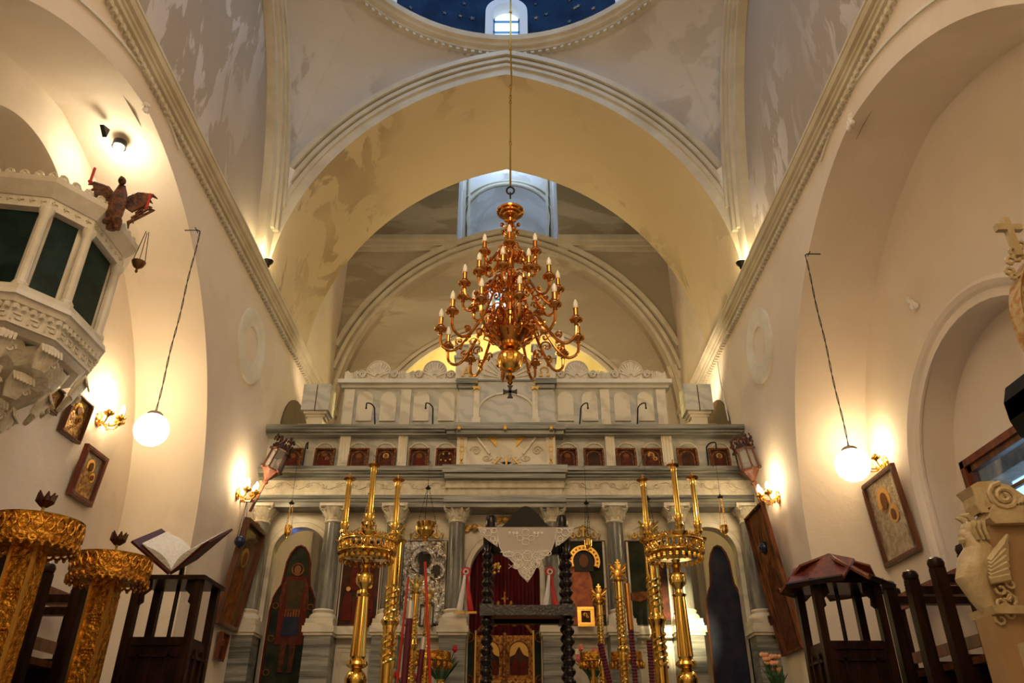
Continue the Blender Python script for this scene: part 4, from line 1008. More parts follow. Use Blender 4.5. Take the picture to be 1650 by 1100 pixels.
b.lathe([(.05,z0),(.07,z0+.012),(.075,z0+.03),(.095,z0+.045),(.10,z0+.055),(.135,z0+.085),(.145,z0+.095),(.14,z0+.11),(.10,z0+.12),(.04,z0+.14),(.03,z1+.02)],32); b.build('arm_plate',M_copper,ch)
b=MB(); zc_=ZL(581); n=36
for i in range(1):
    k=16; vs=[]; 
    prof=[(max(.001,math.sin(PI*q/k)),-math.cos(PI*q/k)) for q in range(k+1)]
    for (r,z) in prof:
        for j in range(n*2):
            a=2*PI*j/(n*2); rr=.082*r*(1+.035*math.cos(a*18)*(1 if z>-.3 else .2)); vs.append((rr*math.cos(a),rr*math.sin(a),zc_+.082*z))
    m=n*2; b.add(vs,[(q*m+j,q*m+(j+1)%m,(q+1)*m+(j+1)%m,(q+1)*m+j) for q in range(k) for j in range(m)])
b.build('ball',M_gold,ch)
b=MB(); z0=ZL(620); b.lathe([(.004,z0),(.012,z0+.005),(.02,z0+.02),(.008,z0+.03),(.03,z0+.045),(.035,z0+.055),(.015,z0+.065),(.012,z0+.08)],16); b.build('finial',M_copper,ch)
b=MB(); zc_=ZL(631); r=.042
for a in range(4):
    M=Matrix.Translation((0,0,zc_))@Matrix.Rotation(a*PI/2,4,'Y')
    b.prism([(-.008,0),(.008,0),(.010,.028),(.019,.044),(-.019,.044),(-.010,.028)],lambda u,v,k,M=M:M@Vector((u,k,v)),-.004,.004)
b.bar((0,0,zc_+.035),(0,0,ZL(618)),.004); b.build('cross_pendant',M_iron,ch,smooth=False)
# an arm with its pan and candle, one mesh set per tier
def bez(P,n=8):
    out=[]; 
    for i in range(len(P)-1):
        p0=P[max(0,i-1)];p1=P[i];p2=P[i+1];p3=P[min(len(P)-1,i+2)]
        for k in range(n):
            t=k/n; out.append(.5*((2*p1)+(-p0+p2)*t+(2*p0-5*p1+4*p2-p3)*t*t+(-p0+3*p1-3*p2+p3)*t**3))
    out.append(P[-1]); return out
for (py,Rt,nn,ph,z_off) in ((538,.455,12,.13,.0),(473,.325,12,.38,0),(420,.20,6,.5,0)):
    zc_=ZL(py); k=Rt/.455
    proto=None
    for j in range(nn):
        a=ph+2*PI*j/nn
        if proto is None:
            b=MB(); P=[Vector(p) for p in ((.05,0,.02),(.10*k+.02,0,.10*k),(.17*k+.02,0,.10*k),(.23*k+.02,0,-.0),(.30*k+.02,0,-.11*k),(.385*k,0,-.14*k-.01),(.445*k,0,-.10*k-.01),(Rt,0,-.03))]
            b.tube(bez(P,5),[.0085]*8+[.0075]*28 if False else .0098,7)
            # curls
            for (c,r,s0,dr) in (((.13*k+.03,0,.045*k),.045*k,PI*.5,1),((.21*k+.03,0,-.075*k),.04*k,PI*1.1,-1),((.33*k,0,-.075*k),.028*k,-PI*.4,1)):
                b.tube([(c[0]+r*(1-t/16)*math.cos(s0+dr*t*.55),0,c[2]+r*(1-t/16)*math.sin(s0+dr*t*.55)) for t in range(13)],.0068,5)
                e=(c[0]+r*.2*math.cos(s0+dr*6.6),0,c[2]+r*.2*math.sin(s0+dr*6.6)); b.sph(e,.010,6)
            b.sph((.30*k+.02,0,-.11*k-.018),.012,6)
            arm=b.build('arm',M_copper,ch,loc=(0,0,zc_)); arm.rotation_euler=(0,0,a)
            b=MB(); b.lathe([(.006,-.045),(.016,-.035),(.010,-.025),(.022,-.012),(.040,-.004),(.044,.004),(.040,.010),(.022,.008),(.018,.018),(.026,.028),(.020,.034),(.016,.036),(.0155,.085),(.018,.088),(.012,.09)],14)
            pan=b.build('drip_pan',M_copper,arm,loc=(Rt,0,0))
            b=MB(); b.lathe([(.010,.088),(.0145,.10),(.0155,.115),(.013,.135),(.006,.152),(.001,.160)],10); bl=b.build('flame_bulb',M_bulboff,arm,loc=(Rt,0,0)); proto=(arm,pan,bl)
        else:
            c=link_part(proto[0],ch,(0,0,zc_),(0,0,a)); link_part(proto[1],c,(Rt,0,0)); link_part(proto[2],c,(Rt,0,0))
# openwork scrolls packed round the stem
for py,rr,nn in ((505,.075,8),(452,.065,8),(408,.05,6),(530,.11,10)):
    sp_=None
    for j in range(nn):
        a=2*PI*j/nn+.2
        if sp_ is None:
            b=MB()
            for s0,zc2 in ((0,.035),(PI,-.035)): b.tube([(rr+rr*.62*(1-q/16)*math.cos(s0+q*.6),0,zc2+rr*.62*(1-q/16)*math.sin(s0+q*.6)) for q in range(14)],.0055,5)
            b.tube([(rr*.3,0,-.06),(rr*1.1,0,-.075),(rr*1.75,0,-.03),(rr*1.6,0,.03)],.0055,5); sp_=b.build('scrollwork',M_copper,ch,loc=(0,0,ZL(py))); sp_.rotation_euler=(0,0,a)
        else: link_part(sp_,ch,(0,0,ZL(py)),(0,0,a))
# ================================================================== WALL LIGHTS AND LAMPS
def globe(px,py,X,hpx,lab):
    p=atX(px,py,X); r=.112; hk=atX(hpx[0],hpx[1],X-(.07 if X>0 else -.07)*-1*0)
    ztop=hk.z
    t=thing('globe_lamp',lab,'lamp',(p.x,p.y,p.z-r),group=None)
    b=MB(); b.sph((0,0,r),r,28); b.build('globe',M_globe,t)
    b=MB(); b.lathe([(.05,2*r-.012),(.052,2*r),(.04,2*r+.012),(.012,2*r+.018),(.008,2*r+.03)],18); b.build('cap',mat('worn steel',(.35,.3,.22),.4,.8),t)
    b=MB(); L_=ztop-(p.z-r)-2*r; n=44
    for s_ in (0,PI): b.tube([(.004*math.cos(s_+k*.9)+.003*math.sin(k*.35),.004*math.sin(s_+k*.9),2*r+.02+(L_-.02)*k/n) for k in range(n+1)],.0028,5)
    b.build('twisted_cable',M_iron,t)
    b=MB(); sg=-1 if X<0 else 1; z=2*r+L_
    b.tube([(0,0,z),(sg*.02,0,z+.012),(sg*.12,0,z+.01)],.005,6); b.tube([(sg*.03,-.03,z+.015),(sg*.03,.03,z+.01)],.004,5); b.build('wall_hook',M_iron,t)
    return t
globe(244,692,-2.415,(322,372),'lit opal globe lamp hanging on a long cable left side of nave')
globe(1374,749,2.275,(1290,424),'lit opal globe lamp hanging on a long cable right side of nave')
def sconce(loc,rotz,lab,power=9,nb=3):
    t=thing('wall_sconce',lab,'wall lamp',loc,rotz)   # faces -y locally, y=0 on the wall
    b=MB(); b.sph((0,-.008,0),.045,12,sx=.8,sy=.25,sz=1.3)
    for k in range(8):
        a=2*PI*k/8; b.sph((.034*math.cos(a),-.012,.05*math.sin(a)),.014,6,sy=.6)
    b.build('back_plate',M_gold,t)
    for x,y in ((-.09,-.12),(0,-.17),(.09,-.12))[:nb]:
        b=MB(); P=[Vector(p) for p in ((0,-.02,0),(x*.4,y*.4,-.045),(x*.8,y*.8,-.05),(x,y,-.01))]; b.tube(bez(P,5),.006,6)
        for s_ in (-1,1): b.tube([(x*.5+s_*.018*math.cos(q*.7),y*.5,-.05+.022*math.sin(q*.7)) for q in range(8)],.004,5)
        b.lathe([(.008,-.02),(.014,-.01),(.032,0),(.034,.006),(.012,.008),(.014,.04),(.010,.042)],12,Matrix.Translation((x,y,0)))
        for k in range(6): a=PI/3*k; b.sph((x+.03*math.cos(a),y+.03*math.sin(a),.012),.009,5,sz=1.5)
        ar=b.build('arm',M_gold,t)
        b=MB(); b.lathe([(.010,.042),(.016,.06),(.017,.075),(.010,.10),(.001,.115)],10,Matrix.Translation((x,y,0))); b.build('flame_bulb',M_bulb,ar)
    o=light('sconce_light','POINT',(0,0,0),power,(1,.76,.44),.05); o.parent=t; o.location=(0,-.16,.16)
    return t
XLa,XRa=XL-AD,XR+AD
p=atX(158,675,XLa); sconce((XLa,p.y,p.z),PI/2,'lit gilt three-armed wall lamp beside silver icons in left recess',12)
p=atX(382,795,XL); sconce((XL,p.y,p.z),PI/2,'lit gilt wall lamp above framed icons left of the icon screen',8)
p=atX(1255,800,XR); sconce((XR,p.y,p.z),-PI/2,'lit gilt wall lamp above carved wooden panel right of icon screen',8)
p=atX(1428,745,XRa); sconce((XRa,p.y,p.z),-PI/2,'lit gilt wall lamp above the framed icon in right recess',6)
# corner uplighters on the string course
for px,py,X,lab in ((433,418,XL+.10,'small uplighter lamp in the left crossing corner on the string course'),(1196,436,XR-.10,'small uplighter lamp in the right crossing corner on the string course')):
    z=SPZ+.09; p=atX(px,py,X); t=thing('uplighter',lab,'lamp',(X,p.y,z))
    b=MB(); b.lathe([(.02,0),(.02,.02),(.045,.05),(.05,.07),(.046,.075)],14); b.build('shade',M_iron,t)
    b=MB(); b.sph((0,0,.07),.03,10); b.build('bulb',M_bulb,t)
    o=light('uplighter_light','POINT',(0,0,0),12,(1,.8,.45),.04); o.parent=t; o.location=(0,0,.16)
# spot on the recess vault
p=Vector((XL-.25,3.9-.55,0)); h=ptd(2.2,2.42); q=atX(207,190,XL-.28)
zq=H+1.6+h(q.y-3.9)-.02
t=thing('vault_spotlight','bright round spotlight with dark flared shade on the left recess vault','lamp',(XL-.28,q.y,zq-.06))
b=MB(); b.lathe([(.035,0),(.05,-.0),(.045,.05),(.02,.06)],14); b.build('housing',M_iron,t)
b=MB(); b.sph((0,0,-.005),.036,12,sz=.6); b.build('bulb',mat('blazing spot lens',(1,1,1),.3,emit=(1,.92,.75),estr=60),t)
o=light('spot_light','POINT',(0,0,0),7,(1,.86,.6),.05); o.parent=t; o.location=(0,0,-.12)
b=MB(); b.prism([(-.02,0),(.06,.03),(.05,-.05)],lambda u,v,k:Vector((-.05+k,-.18+u,.02+v)),0,.03); b.build('shade',M_iron,t,smooth=False)
# ================================================================== HANGING OIL LAMPS
def oil_lamp(px,pyc,py0,py1,Y,w_,lab,m=M_gold,dark=False):
    z0,z1,zc_=zy(py1,Y),zy(py0,Y),zy(pyc,Y); t=thing('oil_lamp',lab,'hanging lamp',(xy(px,(py0+py1)/2,Y),Y,z0))
    hh=z1-z0; r=w_/2
    b=MB(); b.lathe([(.002,0),(.008,.01),(.004,hh*.12),(r*.35,hh*.2),(r*.2,hh*.27),(r*.7,hh*.4),(r*.95,hh*.6),(r*.8,hh*.75),(r*1.0,hh*.9),(r*1.08,hh),(r*.9,hh)],18); b.build('bowl',m,t)
    b=MB(); 
    for k in range(3):
        a=2*PI*k/3+.5; b.tube([(r*math.cos(a),r*math.sin(a),hh*.85),(r*1.35*math.cos(a),r*1.35*math.sin(a),hh*.95),(r*1.3*math.cos(a),r*1.3*math.sin(a),hh*.6),(r*.8*math.cos(a),r*.8*math.sin(a),hh*.4)],.006,5)
    b.build('handle',m,t)
    L_=zc_-z0; b=MB()
    for k in range(3):
        a=2*PI*k/3+.5; A=Vector((r*1.2*math.cos(a),r*1.2*math.sin(a),hh*.98)); B=Vector((.012*math.cos(a),.012*math.sin(a),L_)); d=B-A; n=max(5,int(d.length/.022))
        for i in range(n): b.tube([A+d*(i/n),A+d*((i+.7)/n)],.0042 if i%2 else .003,5)
    b.build('chains',M_iron if dark else m,t,kind='stuff')
    b=MB(); b.lathe([(.02,L_),(.028,L_+.01),(.015,L_+.02),(.004,L_+.04)],10); zt_=3.10-z0; b.tube([(0,0,L_+.03),(0,0,zt_),(0,7.35-Y,zt_)],.0022,4); b.build('top_cap',M_iron,t)
    return t
oil_lamp(463,812,846,872,7.22,.055,'small gilt oil lamp on bright chains in front of left doorway')
oil_lamp(592,797,842,868,7.0,.12,'gilt oil lamp partly hidden behind the left candle tubes',dark=False)
oil_lamp(686,788,842,876,7.15,.17,'crown shaped gilt oil lamp hanging before the silver icon',M_gold,True)
oil_lamp(948,812,868,890,7.2,.05,'gilt oil lamp before the haloed orange robed figure',M_gold,True)
oil_lamp(1048,805,842,868,7.0,.085,'plain gilt oil lamp hanging beside right candle tubes',M_gold,True)
oil_lamp(1168,802,846,866,7.22,.06,'small gilt oil lamp on bright chains in front of right doorway')
# ================================================================== CANDLE STANDS
def candle_stand(px,Y,lab,mir):
    def z(py): return zy(py,Y)
    x=xy(px,885,Y); t=thing('candle_stand',lab,'candle stand',(x,Y,0))
    b=MB(); b.lathe([(.24,0),(.25,.02),(.22,.05),(.16,.07),(.10,.10),(.05,.14),(.03,.2),(.03,.5),(.045,.55),(.03,.6),(.03,z(1110))],28); b.build('foot',M_brass,t)
    za=z(1100); b=MB(); b.lathe([(.03,za-.06),(.06,za-.02),(.066,za+.02),(.055,za+.05),(.03,za+.075),(.025,z(1078)),(.05,z(1075)),(.066,z(1071)),(.060,z(1066)),(.04,z(1062)),(.045,z(1058))],28); b.build('knop',M_brass,t)
    z0,z1=z(1058),z(962); b=MB(); n=48; vs=[]
    for i in range(9):
        q=i/8; r0=.047-.012*q
        for j in range(n): a=2*PI*j/n; rr=r0*(1-.10*(j%4 in(0,))); vs.append((rr*math.cos(a),rr*math.sin(a),z0+(z1-z0)*q))
    b.add(vs,[(i*n+j,i*n+(j+1)%n,(i+1)*n+(j+1)%n,(i+1)*n+j) for i in range(8) for j in range(n)]); b.build('fluted_shaft',M_brass,t,ang=20)
    b=MB(); b.lathe([(.036,z1),(.045,z1+.015),(.028,z(955)),(.022,z(950)),(.03,z(946)),(.052,z(940)),(.056,z(932)),(.05,z(927)),(.054,z(925)),(.03,z(922)),(.022,z(915)),(.035,z(911)),(.02,z(907)),(.03,z(902))],28); b.build('urn',M_brass,t)
    zr=z(897); rt=.185
    b=MB(); b.lathe([(.02,zr),(rt*.9,zr+.005),(rt*1.02,zr+.015),(rt*1.02,zr+.022),(rt*.96,zr+.024),(rt*.02,zr+.02)],40); b.build('tray',M_brass,t)
    b=MB()
    for k in range(30):
        a=2*PI*k/30; c=Vector((rt*math.cos(a),rt*math.sin(a),zr+.055)); tt=Vector((-math.sin(a),math.cos(a),0))
        b.tube([c+tt*.016*math.cos(q)+Vector((0,0,.026*math.sin(q))) for q in [2*PI*i/8 for i in range(8)]],.004,4,True)
    b.build('pierced_gallery',M_brass,t,kind='stuff')
    b=MB(); b.tube([(rt*1.02*math.cos(2*PI*k/40),rt*1.02*math.sin(2*PI*k/40),zr+.085) for k in range(40)],.008,6,True)
    for k in range(24): a=2*PI*k/24; b.sph((rt*.95*math.cos(a),rt*.95*math.sin(a),zr+.105),.014,6,sz=.8); b.tube([(rt*.95*math.cos(a+q*.04),rt*.95*math.sin(a+q*.04),zr+.115+.012*math.sin(q*1.5)) for q in range(6)],.005,4)
    b.build('gallery_rim',M_brass,t,kind='stuff')
    b=MB(); 
    for k in range(26): a=2*PI*k/26; b.sph((rt*.9*math.cos(a),rt*.9*math.sin(a),zr-.018),.014,5,sz=1.4)
    b.build('drop_fringe',M_brass,t,kind='stuff')
    if mir>0: tubes=((PI*.97,0,.0),(-PI*.45,0,.03),(PI*.08,0,0))
    else: tubes=((PI*.92,0,0),(-PI*.48,0,.03),(-.05,0,0))
    for a,_,dz in tubes:
        X,Yy=rt*.9*math.cos(a),rt*.9*math.sin(a); zt=z(772)-.0+dz
        b=MB(); zb_=zr+.06; Mx=Matrix.Translation((X,Yy,0))
        b.lathe([(.008,zb_-.04),(.02,zb_),(.012,zb_+.02),(.045,zb_+.045),(.05,zb_+.055),(.02,zb_+.06),(.022,zb_+.09),(.03,zb_+.10),(.022,zb_+.12),(.030,zb_+.15),(.026,zb_+.17)],16,Mx); cu_=b.build('candle_cup',M_brass,t)
        b=MB(); b.lathe([(.0185,zb_+.16),(.0185,zt-.05),(.0195,zt-.048),(.0195,zt-.01),(.018,zt-.008),(.018,zt)],16,Mx); b.build('candle_tube',M_brass,t)
        b=MB(); b.lathe([(.018,zt),(.040,zt+.004),(.043,zt+.010),(.02,zt+.012),(.0055,zt+.014),(.0055,zt+.045),(.004,zt+.047)],16,Mx); b.build('tube_cap',M_copper,t)
    return t
candle_stand(592,5.0,'tall brass candle stand with three candle tubes left of the black stand',1)
candle_stand(1087,5.0,'tall brass candle stand with three candle tubes right of the black stand',-1)
# turned brass pole candlesticks with spiral stems
def spiral(mb,r,z0,z1,starts=3,pitch=.12,rt=.009):
    n=int((z1-z0)/.008); 
    for s_ in range(starts):
        mb.tube([(r*math.cos(2*PI*s_/starts+2*PI*k*.008/pitch),r*math.sin(2*PI*s_/starts+2*PI*k*.008/pitch),z0+.008*k) for k in range(n+1)],rt,5)
def eagle_orn(t,z,s,m):
    b=MB(); b.sph((0,0,z+s*.3),s*.22,10,sy=.5,sz=1.4)
    for sg in (-1,1):
        for k in range(4): b.tube([(0,0,z+s*.3),(sg*s*(.28+.05*k),0,z+s*(.25+.18*k)),(sg*s*(.40-.02*k),0,z+s*(.05+.2*k))],[s*.06,s*.05,s*.02],5)
        b.tube([(0,0,z+s*.45),(sg*s*.12,0,z+s*.75),(sg*s*.22,0,z+s*.72)],[s*.08,s*.07,s*.02],6)
    b.bar((0,0,z+s*.55),(0,0,z+s*1.0),s*.08); b.bar((-s*.12,0,z+s*.85),(s*.12,0,z+s*.85),s*.07)
    b.build('eagle_ornament',m,t)
def brass_pole(px,py,Y,r,top,sp1,ball,sp2,lab,orn=None,m=M_brass,os=.14):
    def z(q): return zy(q,Y)
    t=thing('brass_pole',lab,'candlestick',(xy(px,py,Y),Y,0))
    b=MB(); b.lathe([(r*2.5,0),(r*2.5,.03),(r*1.2,.08),(r*.9,.12),(r*.9,z(ball[1]))],20); b.build('lower_pole',m,t)
    b=MB(); zc_=z((ball[0]+ball[1])/2); hb=(z(ball[0])-z(ball[1]))/2; rb=ball[2]
    b.lathe([(r,zc_-hb),(rb*.8,zc_-hb*.6),(rb,zc_-.01),(rb*1.04,zc_),(rb,zc_+.01),(rb*.8,zc_+hb*.6),(r,zc_+hb)],20); b.build('ball_knop',m,t)
    b=MB(); b.lathe([(r*.95,z(ball[0])),(r*.95,z(top)),(r*1.5,z(top)+.003),(r*1.6,z(top)+.012),(r*.8,z(top)+.016)],20); b.build('upper_pole',m,t)
    b=MB(); spiral(b,r*.93,z(sp1[1]),z(sp1[0]),3,.13*r/.05,r*.2); b.build('spiral',m,t)
    if sp2: b=MB(); spiral(b,r*.93,z(sp2[1]),z(sp2[0]),3,.13*r/.05,r*.2); b.build('spiral',m,t)
    if orn: eagle_orn(t,z(top)+.016,os,orn)
    return t
M_bronze=mat('greenish brass',(.50,.40,.12),.4,.8,col2=(.35,.22,.05),scale=30)
brass_pole(632,960,5.6,.050,874,(943,990),(990,1013,.062),(1020,1070),'thick spiral brass pole with green eagle top right of left candle stand',M_bronze,os=.15)
brass_pole(1055,960,5.6,.050,872,(930,980),(985,1012,.062),(1020,1075),'thick spiral brass pole with green eagle top left of right candle stand',M_bronze,os=.17)
brass_pole(666,1020,5.8,.028,957,(990,1030),(1030,1048,.036),(1055,1100),'slim spiral brass pole with yellowish ornament before silver icon',M_bronze,os=.12)
brass_pole(686,1050,5.5,.025,974,(1015,1050),(1052,1066,.032),(1070,1130),'slimmer brass pole beside the red taper left side',M_bronze,os=.11)
brass_pole(968,1020,5.6,.024,975,(985,1040),(1062,1080,.034),(1085,1130),'slim spiral brass pole topped by pierced brass eagle right of stand',M_gold,os=.13)
brass_pole(1001,1000,5.8,.034,938,(960,1035),(1037,1055,.040),(1060,1120),'spiral brass pole with pierced crown ornament before second right column',M_gold,os=.15)
def pole(name,cat,lab,pa,pb,Y,r,m,tipm=None,tiph=0,twist=False):
    A=atY(pa[0],pa[1],Y); Bp=atY(pb[0],pb[1],Y); d=(A-Bp); k=(Bp.z)/d.z; base=Bp-d*k
    t=thing(name,lab,cat,(base.x,base.y,0)); top=A-base
    b=MB(); 
    e=top*(1-tiph/top.length)
    if twist:
        n=130; b.tube([e*(k/n) for k in range(n+1)],[r*(.8+.25*(k%2)) for k in range(n+1)],8)
    else: b.tube([Vector((0,0,0)),e],r,12)
    b.build('stem',m,t)
    if tipm: b=MB(); b.tube([e,top],r*1.04,12); b.build('metal_tip',tipm,t)
    return t
pole('wrapped_candle','candle','tall burgundy wrapped candle with long white tip left of the black stand',(662,968),(651,1100),5.2,.022,M_burg,mat('satin silver paper',(.75,.72,.66),.25,.6),.11)
pole('wrapped_candle','candle','shorter burgundy wrapped candle with white tip beside the red taper',(683,1026),(674,1100),5.2,.017,M_burg,MATS['satin silver paper'],.075)
pole('red_taper','candle','slender red taper rising in front of the silver icon',(685,905),(693,1100),5.3,.010,M_redp)
pole('red_taper','candle','red taper partly hidden behind burgundy candle at left',(658,930),(640,1100),5.45,.008,M_redp)
pole('wrapped_candle','candle','burgundy twisted candle right of the pierced eagle pole',(967,1036),(985,1110),5.3,.020,M_burg,None,0,True)
pole('wrapped_candle','candle','taller burgundy twisted candle leaning on the pierced crown pole',(1010,940),(1025,1110),5.4,.019,M_burg,M_copper,.30,True)
pole('wrapped_candle','candle','burgundy twisted candle behind the thick right brass pole',(1046,1030),(1052,1110),5.45,.020,M_burg,None,0,True)
# gilt stemmed trays with dangling tassels and flowers
def small_tray(px,py,Y,r,lab):
    x=xy(px,py,Y); z=zy(py,Y); t=thing('gilt_tray',lab,'candle tray',(x,Y,0))
    b=MB(); b.lathe([(.1,0),(.1,.03),(.02,.06),(.014,.5),(.014,z-.02)],16); b.build('stem',M_gold,t)
    b=MB(); b.lathe([(.02,z-.03),(r*.9,z-.025),(r,z-.015),(r,z+.05),(r*.96,z+.05),(r*.96,z-.01),(.02,z-.012)],24); b.build('tray',M_goldr,t)
    b=MB()
    for k in range(18): a=2*PI*k/18; b.sph((r*math.cos(a),r*math.sin(a),z-.045),.016,6,sz=1.6)
    b.build('tassels',M_goldr,t,kind='stuff')
small_tray(692,1062,6.6,.17,'round gilt tray with tassels behind red taper left')
small_tray(955,1062,6.6,.10,'small gilt tray with tassels under the tulips at right')
small_tray(1010,1062,6.7,.13,'gilt tray with tassels behind the burgundy twisted candles')
def flowers(px,py,Y,lab,n,m,spread,hh,kind='tulip'):
    x=xy(px,py,Y); z=zy(py,Y); t=thing('flower_bunch',lab,'flowers',(x,Y,z-hh-.25))
    b=MB(); b.lathe([(.03,0),(.045,.05),(.05,.15),(.035,.24),(.045,.26)],14); b.build('vase',M_brass,t)
    random.seed(px)
    for k in range(n):
        p=Vector((random.uniform(-spread,spread),random.uniform(-.05,.05),.25+hh*random.uniform(.55,1.2)))
        b=MB(); b.tube([(0,0,.15),(p.x*.5,p.y*.5,.15+p.z*.4),p],.004,5); s_=b.build('stem',M_green,t)
        b=MB()
        if kind=='rose':
            for q in range(9): a=q*2.4; rr=.004*q; b.sph((p.x+rr*math.cos(a),p.y-.01+rr*math.sin(a)*.6,p.z+rr*.3*math.sin(a)),.020,6,sz=.8)
        else:
            for q in range(5): a=q*2*PI/5; b.tube([(p.x,p.y,p.z-.02),(p.x+.016*math.cos(a),p.y+.016*math.sin(a),p.z),(p.x+.012*math.cos(a),p.y+.012*math.sin(a),p.z+.04)],[.006,.012,.003],5)
        b.build('bloom',m[k%len(m)],t)
    b=MB(); zf=z-hh-.25; b.lathe([(.09,-zf),(.09,-zf+.02),(.015,-zf+.05),(.012,-.02),(.05,0)],14); b.build('plant_stand',M_iron,t)
    b=MB()
    for k in range(14):
        a=random.uniform(-1,1); l=random.uniform(.5,1)*hh; b.tube([(0,0,.22),(a*spread*.7,random.uniform(-.04,.04),.25+l*.6),(a*spread*1.2,random.uniform(-.05,.05),.25+l)],[.006,.014,.002],4)
    b.build('leaves',M_green,t,kind='stuff')
M_cream=mat('cream petals',(.75,.66,.4),.5)
flowers(712,1052,7.1,'bunch of pink and red lilies below the silver icon',7,(M_pink,M_ribr,M_ribr),.15,.22)
flowers(955,1052,7.0,'bunch of pink tulips and one cream bloom on gilt tray right',8,(M_pink,M_pink,M_cream),.14,.20)
flowers(1246,1062,6.9,'spray of peach roses by the right end of the screen',9,(M_peach,),.09,.24,'rose')
flowers(652,1085,7.0,'low cluster of red flowers behind the burgundy candle left',4,(M_ribr,M_peach),.10,.16)
# ribbon rosettes
for px,lab in ((751,'red and white ribbon rosette on the left inner column'),(886,'red and white ribbon rosette right of the lace cloth')):
    Y=7.32; x=xy(px,920,Y); z=zy(921,Y); t=thing('ribbon_rosette',lab,'rosette',(x,Y,z-.36))
    b=MB(); 
    for k in range(14): a=2*PI*k/14; b.sph((.036*math.cos(a),0,.36+.036*math.sin(a)),.013,6,sy=.7)
    b.build('red_ruffle',M_ribr,t)
    b=MB(); 
    for k in range(12): a=2*PI*k/12; b.sph((.021*math.cos(a),-.012,.36+.021*math.sin(a)),.008,6,sy=.7)
    b.build('white_ruffle',M_white,t)
    b=MB(); b.sph((0,-.016,.36),.013,8); b.build('centre',M_ribr,t)
    for sg,m in ((-1,M_white),(1,M_ribr)):
        b=MB(); A=[];Bb=[]
        for k in range(10):
            q=k/9; c=sg*(.01+.045*q**1.3); w_=.012+.018*q; A.append((c-w_,-.006+.006*math.sin(k),.33-.33*q)); Bb.append((c+w_,-.006-.006*math.sin(k*1.3),.33-.33*q))
        b.strip(A,Bb); tail=b.build('ribbon_tail',m,t); md=tail.modifiers.new('s','SOLIDIFY'); md.thickness=.003
        b=MB(); b.box(sg*.055-.052,sg*.055+.052,-.012,-.004,-.014,.006); b.build('gilt_fringe',M_goldp,tail,smooth=False)
# ================================================================== BLACK SPIRAL-POST STAND WITH LACE
Yk=5.2; t=thing('icon_stand','black wooden icon stand on four bobbin turned posts with lace cloth on top','icon stand',((xy(784,1000,Yk)+xy(916,1000,Yk))/2,Yk,0))
kx=(xy(916,1000,Yk)-xy(784,1000,Yk))/2; dp=.34; ztp=zy(850,Yk)
postm=None
for sx,yy in ((-1,0),(1,0),(-1,dp),(1,dp)):
    if postm is None:
        b=MB(); pr=[(.034,0),(.034,.05)]; z=.06; 
        while z<ztp-.16:
            for q in range(6):
                a=PI*q/5; pr.append((.020+.017*math.sin(a),z+.055*q/5))
            z+=.060
        pr+= [(.03,ztp-.12),(.03,ztp)]; b.lathe(pr,16); postm=b.build('bobbin_post',M_black,t,loc=(-kx,0,0),ang=60)
    else: link_part(postm,t,(sx*kx,yy,0))
zb0,zb1=zy(990,Yk-.035),zy(974,Yk-.035)
M_blk2=mat('bluish black wood rail',(.03,.03,.035),.25,col2=(.05,.05,.055),scale=30,bump=.5,bscale=60)  # slightly bluer and paler than the other black wood
b=MB(); b.box(-kx+.03,kx-.03,-.03,.03,zb0,zb1); b.build('front_rail',M_blk2,t,smooth=False)
b=MB(); b.box(-kx+.03,kx-.03,dp-.03,dp+.03,zb0,zb1); b.build('back_rail',M_black,t,smooth=False)
b=MB(); b.box(-kx,kx,.03,dp-.03,zb0+.03,zb0+.05); b.build('shelf',mat('brown shelf underside',(.22,.07,.02),.5),t,smooth=False)
for sx in (-1,1):
    for yy in (0,dp):
        b=MB(); b.box(sx*kx-.044,sx*kx+.044,yy-.044,yy+.044,zb0-.006,zb1+.006); b.build('post_block',M_blk2,t,smooth=False)
    b=MB(); b.box(sx*kx-.02,sx*kx+.02,.03,dp-.03,ztp-.09,ztp-.01); b.build('side_rail',M_black,t,smooth=False)
b=MB(); z0=ztp-.10; zpk=zy(805,Yk+dp/2)
P=[(-kx+.03,z0),(kx-.03,z0),(kx-.03,ztp+.05)]; 
for k in range(21):
    u=1-2*k/20; v=math.exp(-(u*2.1)**4*.55)*.38+math.exp(-(u*3.0)**2)*.30+ .32*max(0,1-abs(u)**3); P.append((u*(kx-.03),ztp+.06+(zpk-ztp-.06)*v))
P.append((-kx+.03,ztp+.05)); b.prism(P,lambda u,v,k:Vector((u,k,v)),dp-.02,dp+.02); b.build('crest_board',M_black,t,smooth=False)
for sx in (-1,1):
    for yy in (0,dp): b=MB(); b.lathe([(.036,ztp-.02),(.04,ztp+.0),(.038,ztp+.06),(.03,ztp+.08),(.01,ztp+.09)],14,Matrix.Translation((sx*kx*.92,yy,0))); b.build('post_cap',M_black,t)
b=MB(); b.box(-kx,kx,-.02,.02,ztp-.06,ztp-.012); b.build('top_rail',M_black,t,smooth=False)
icx=t.location.x
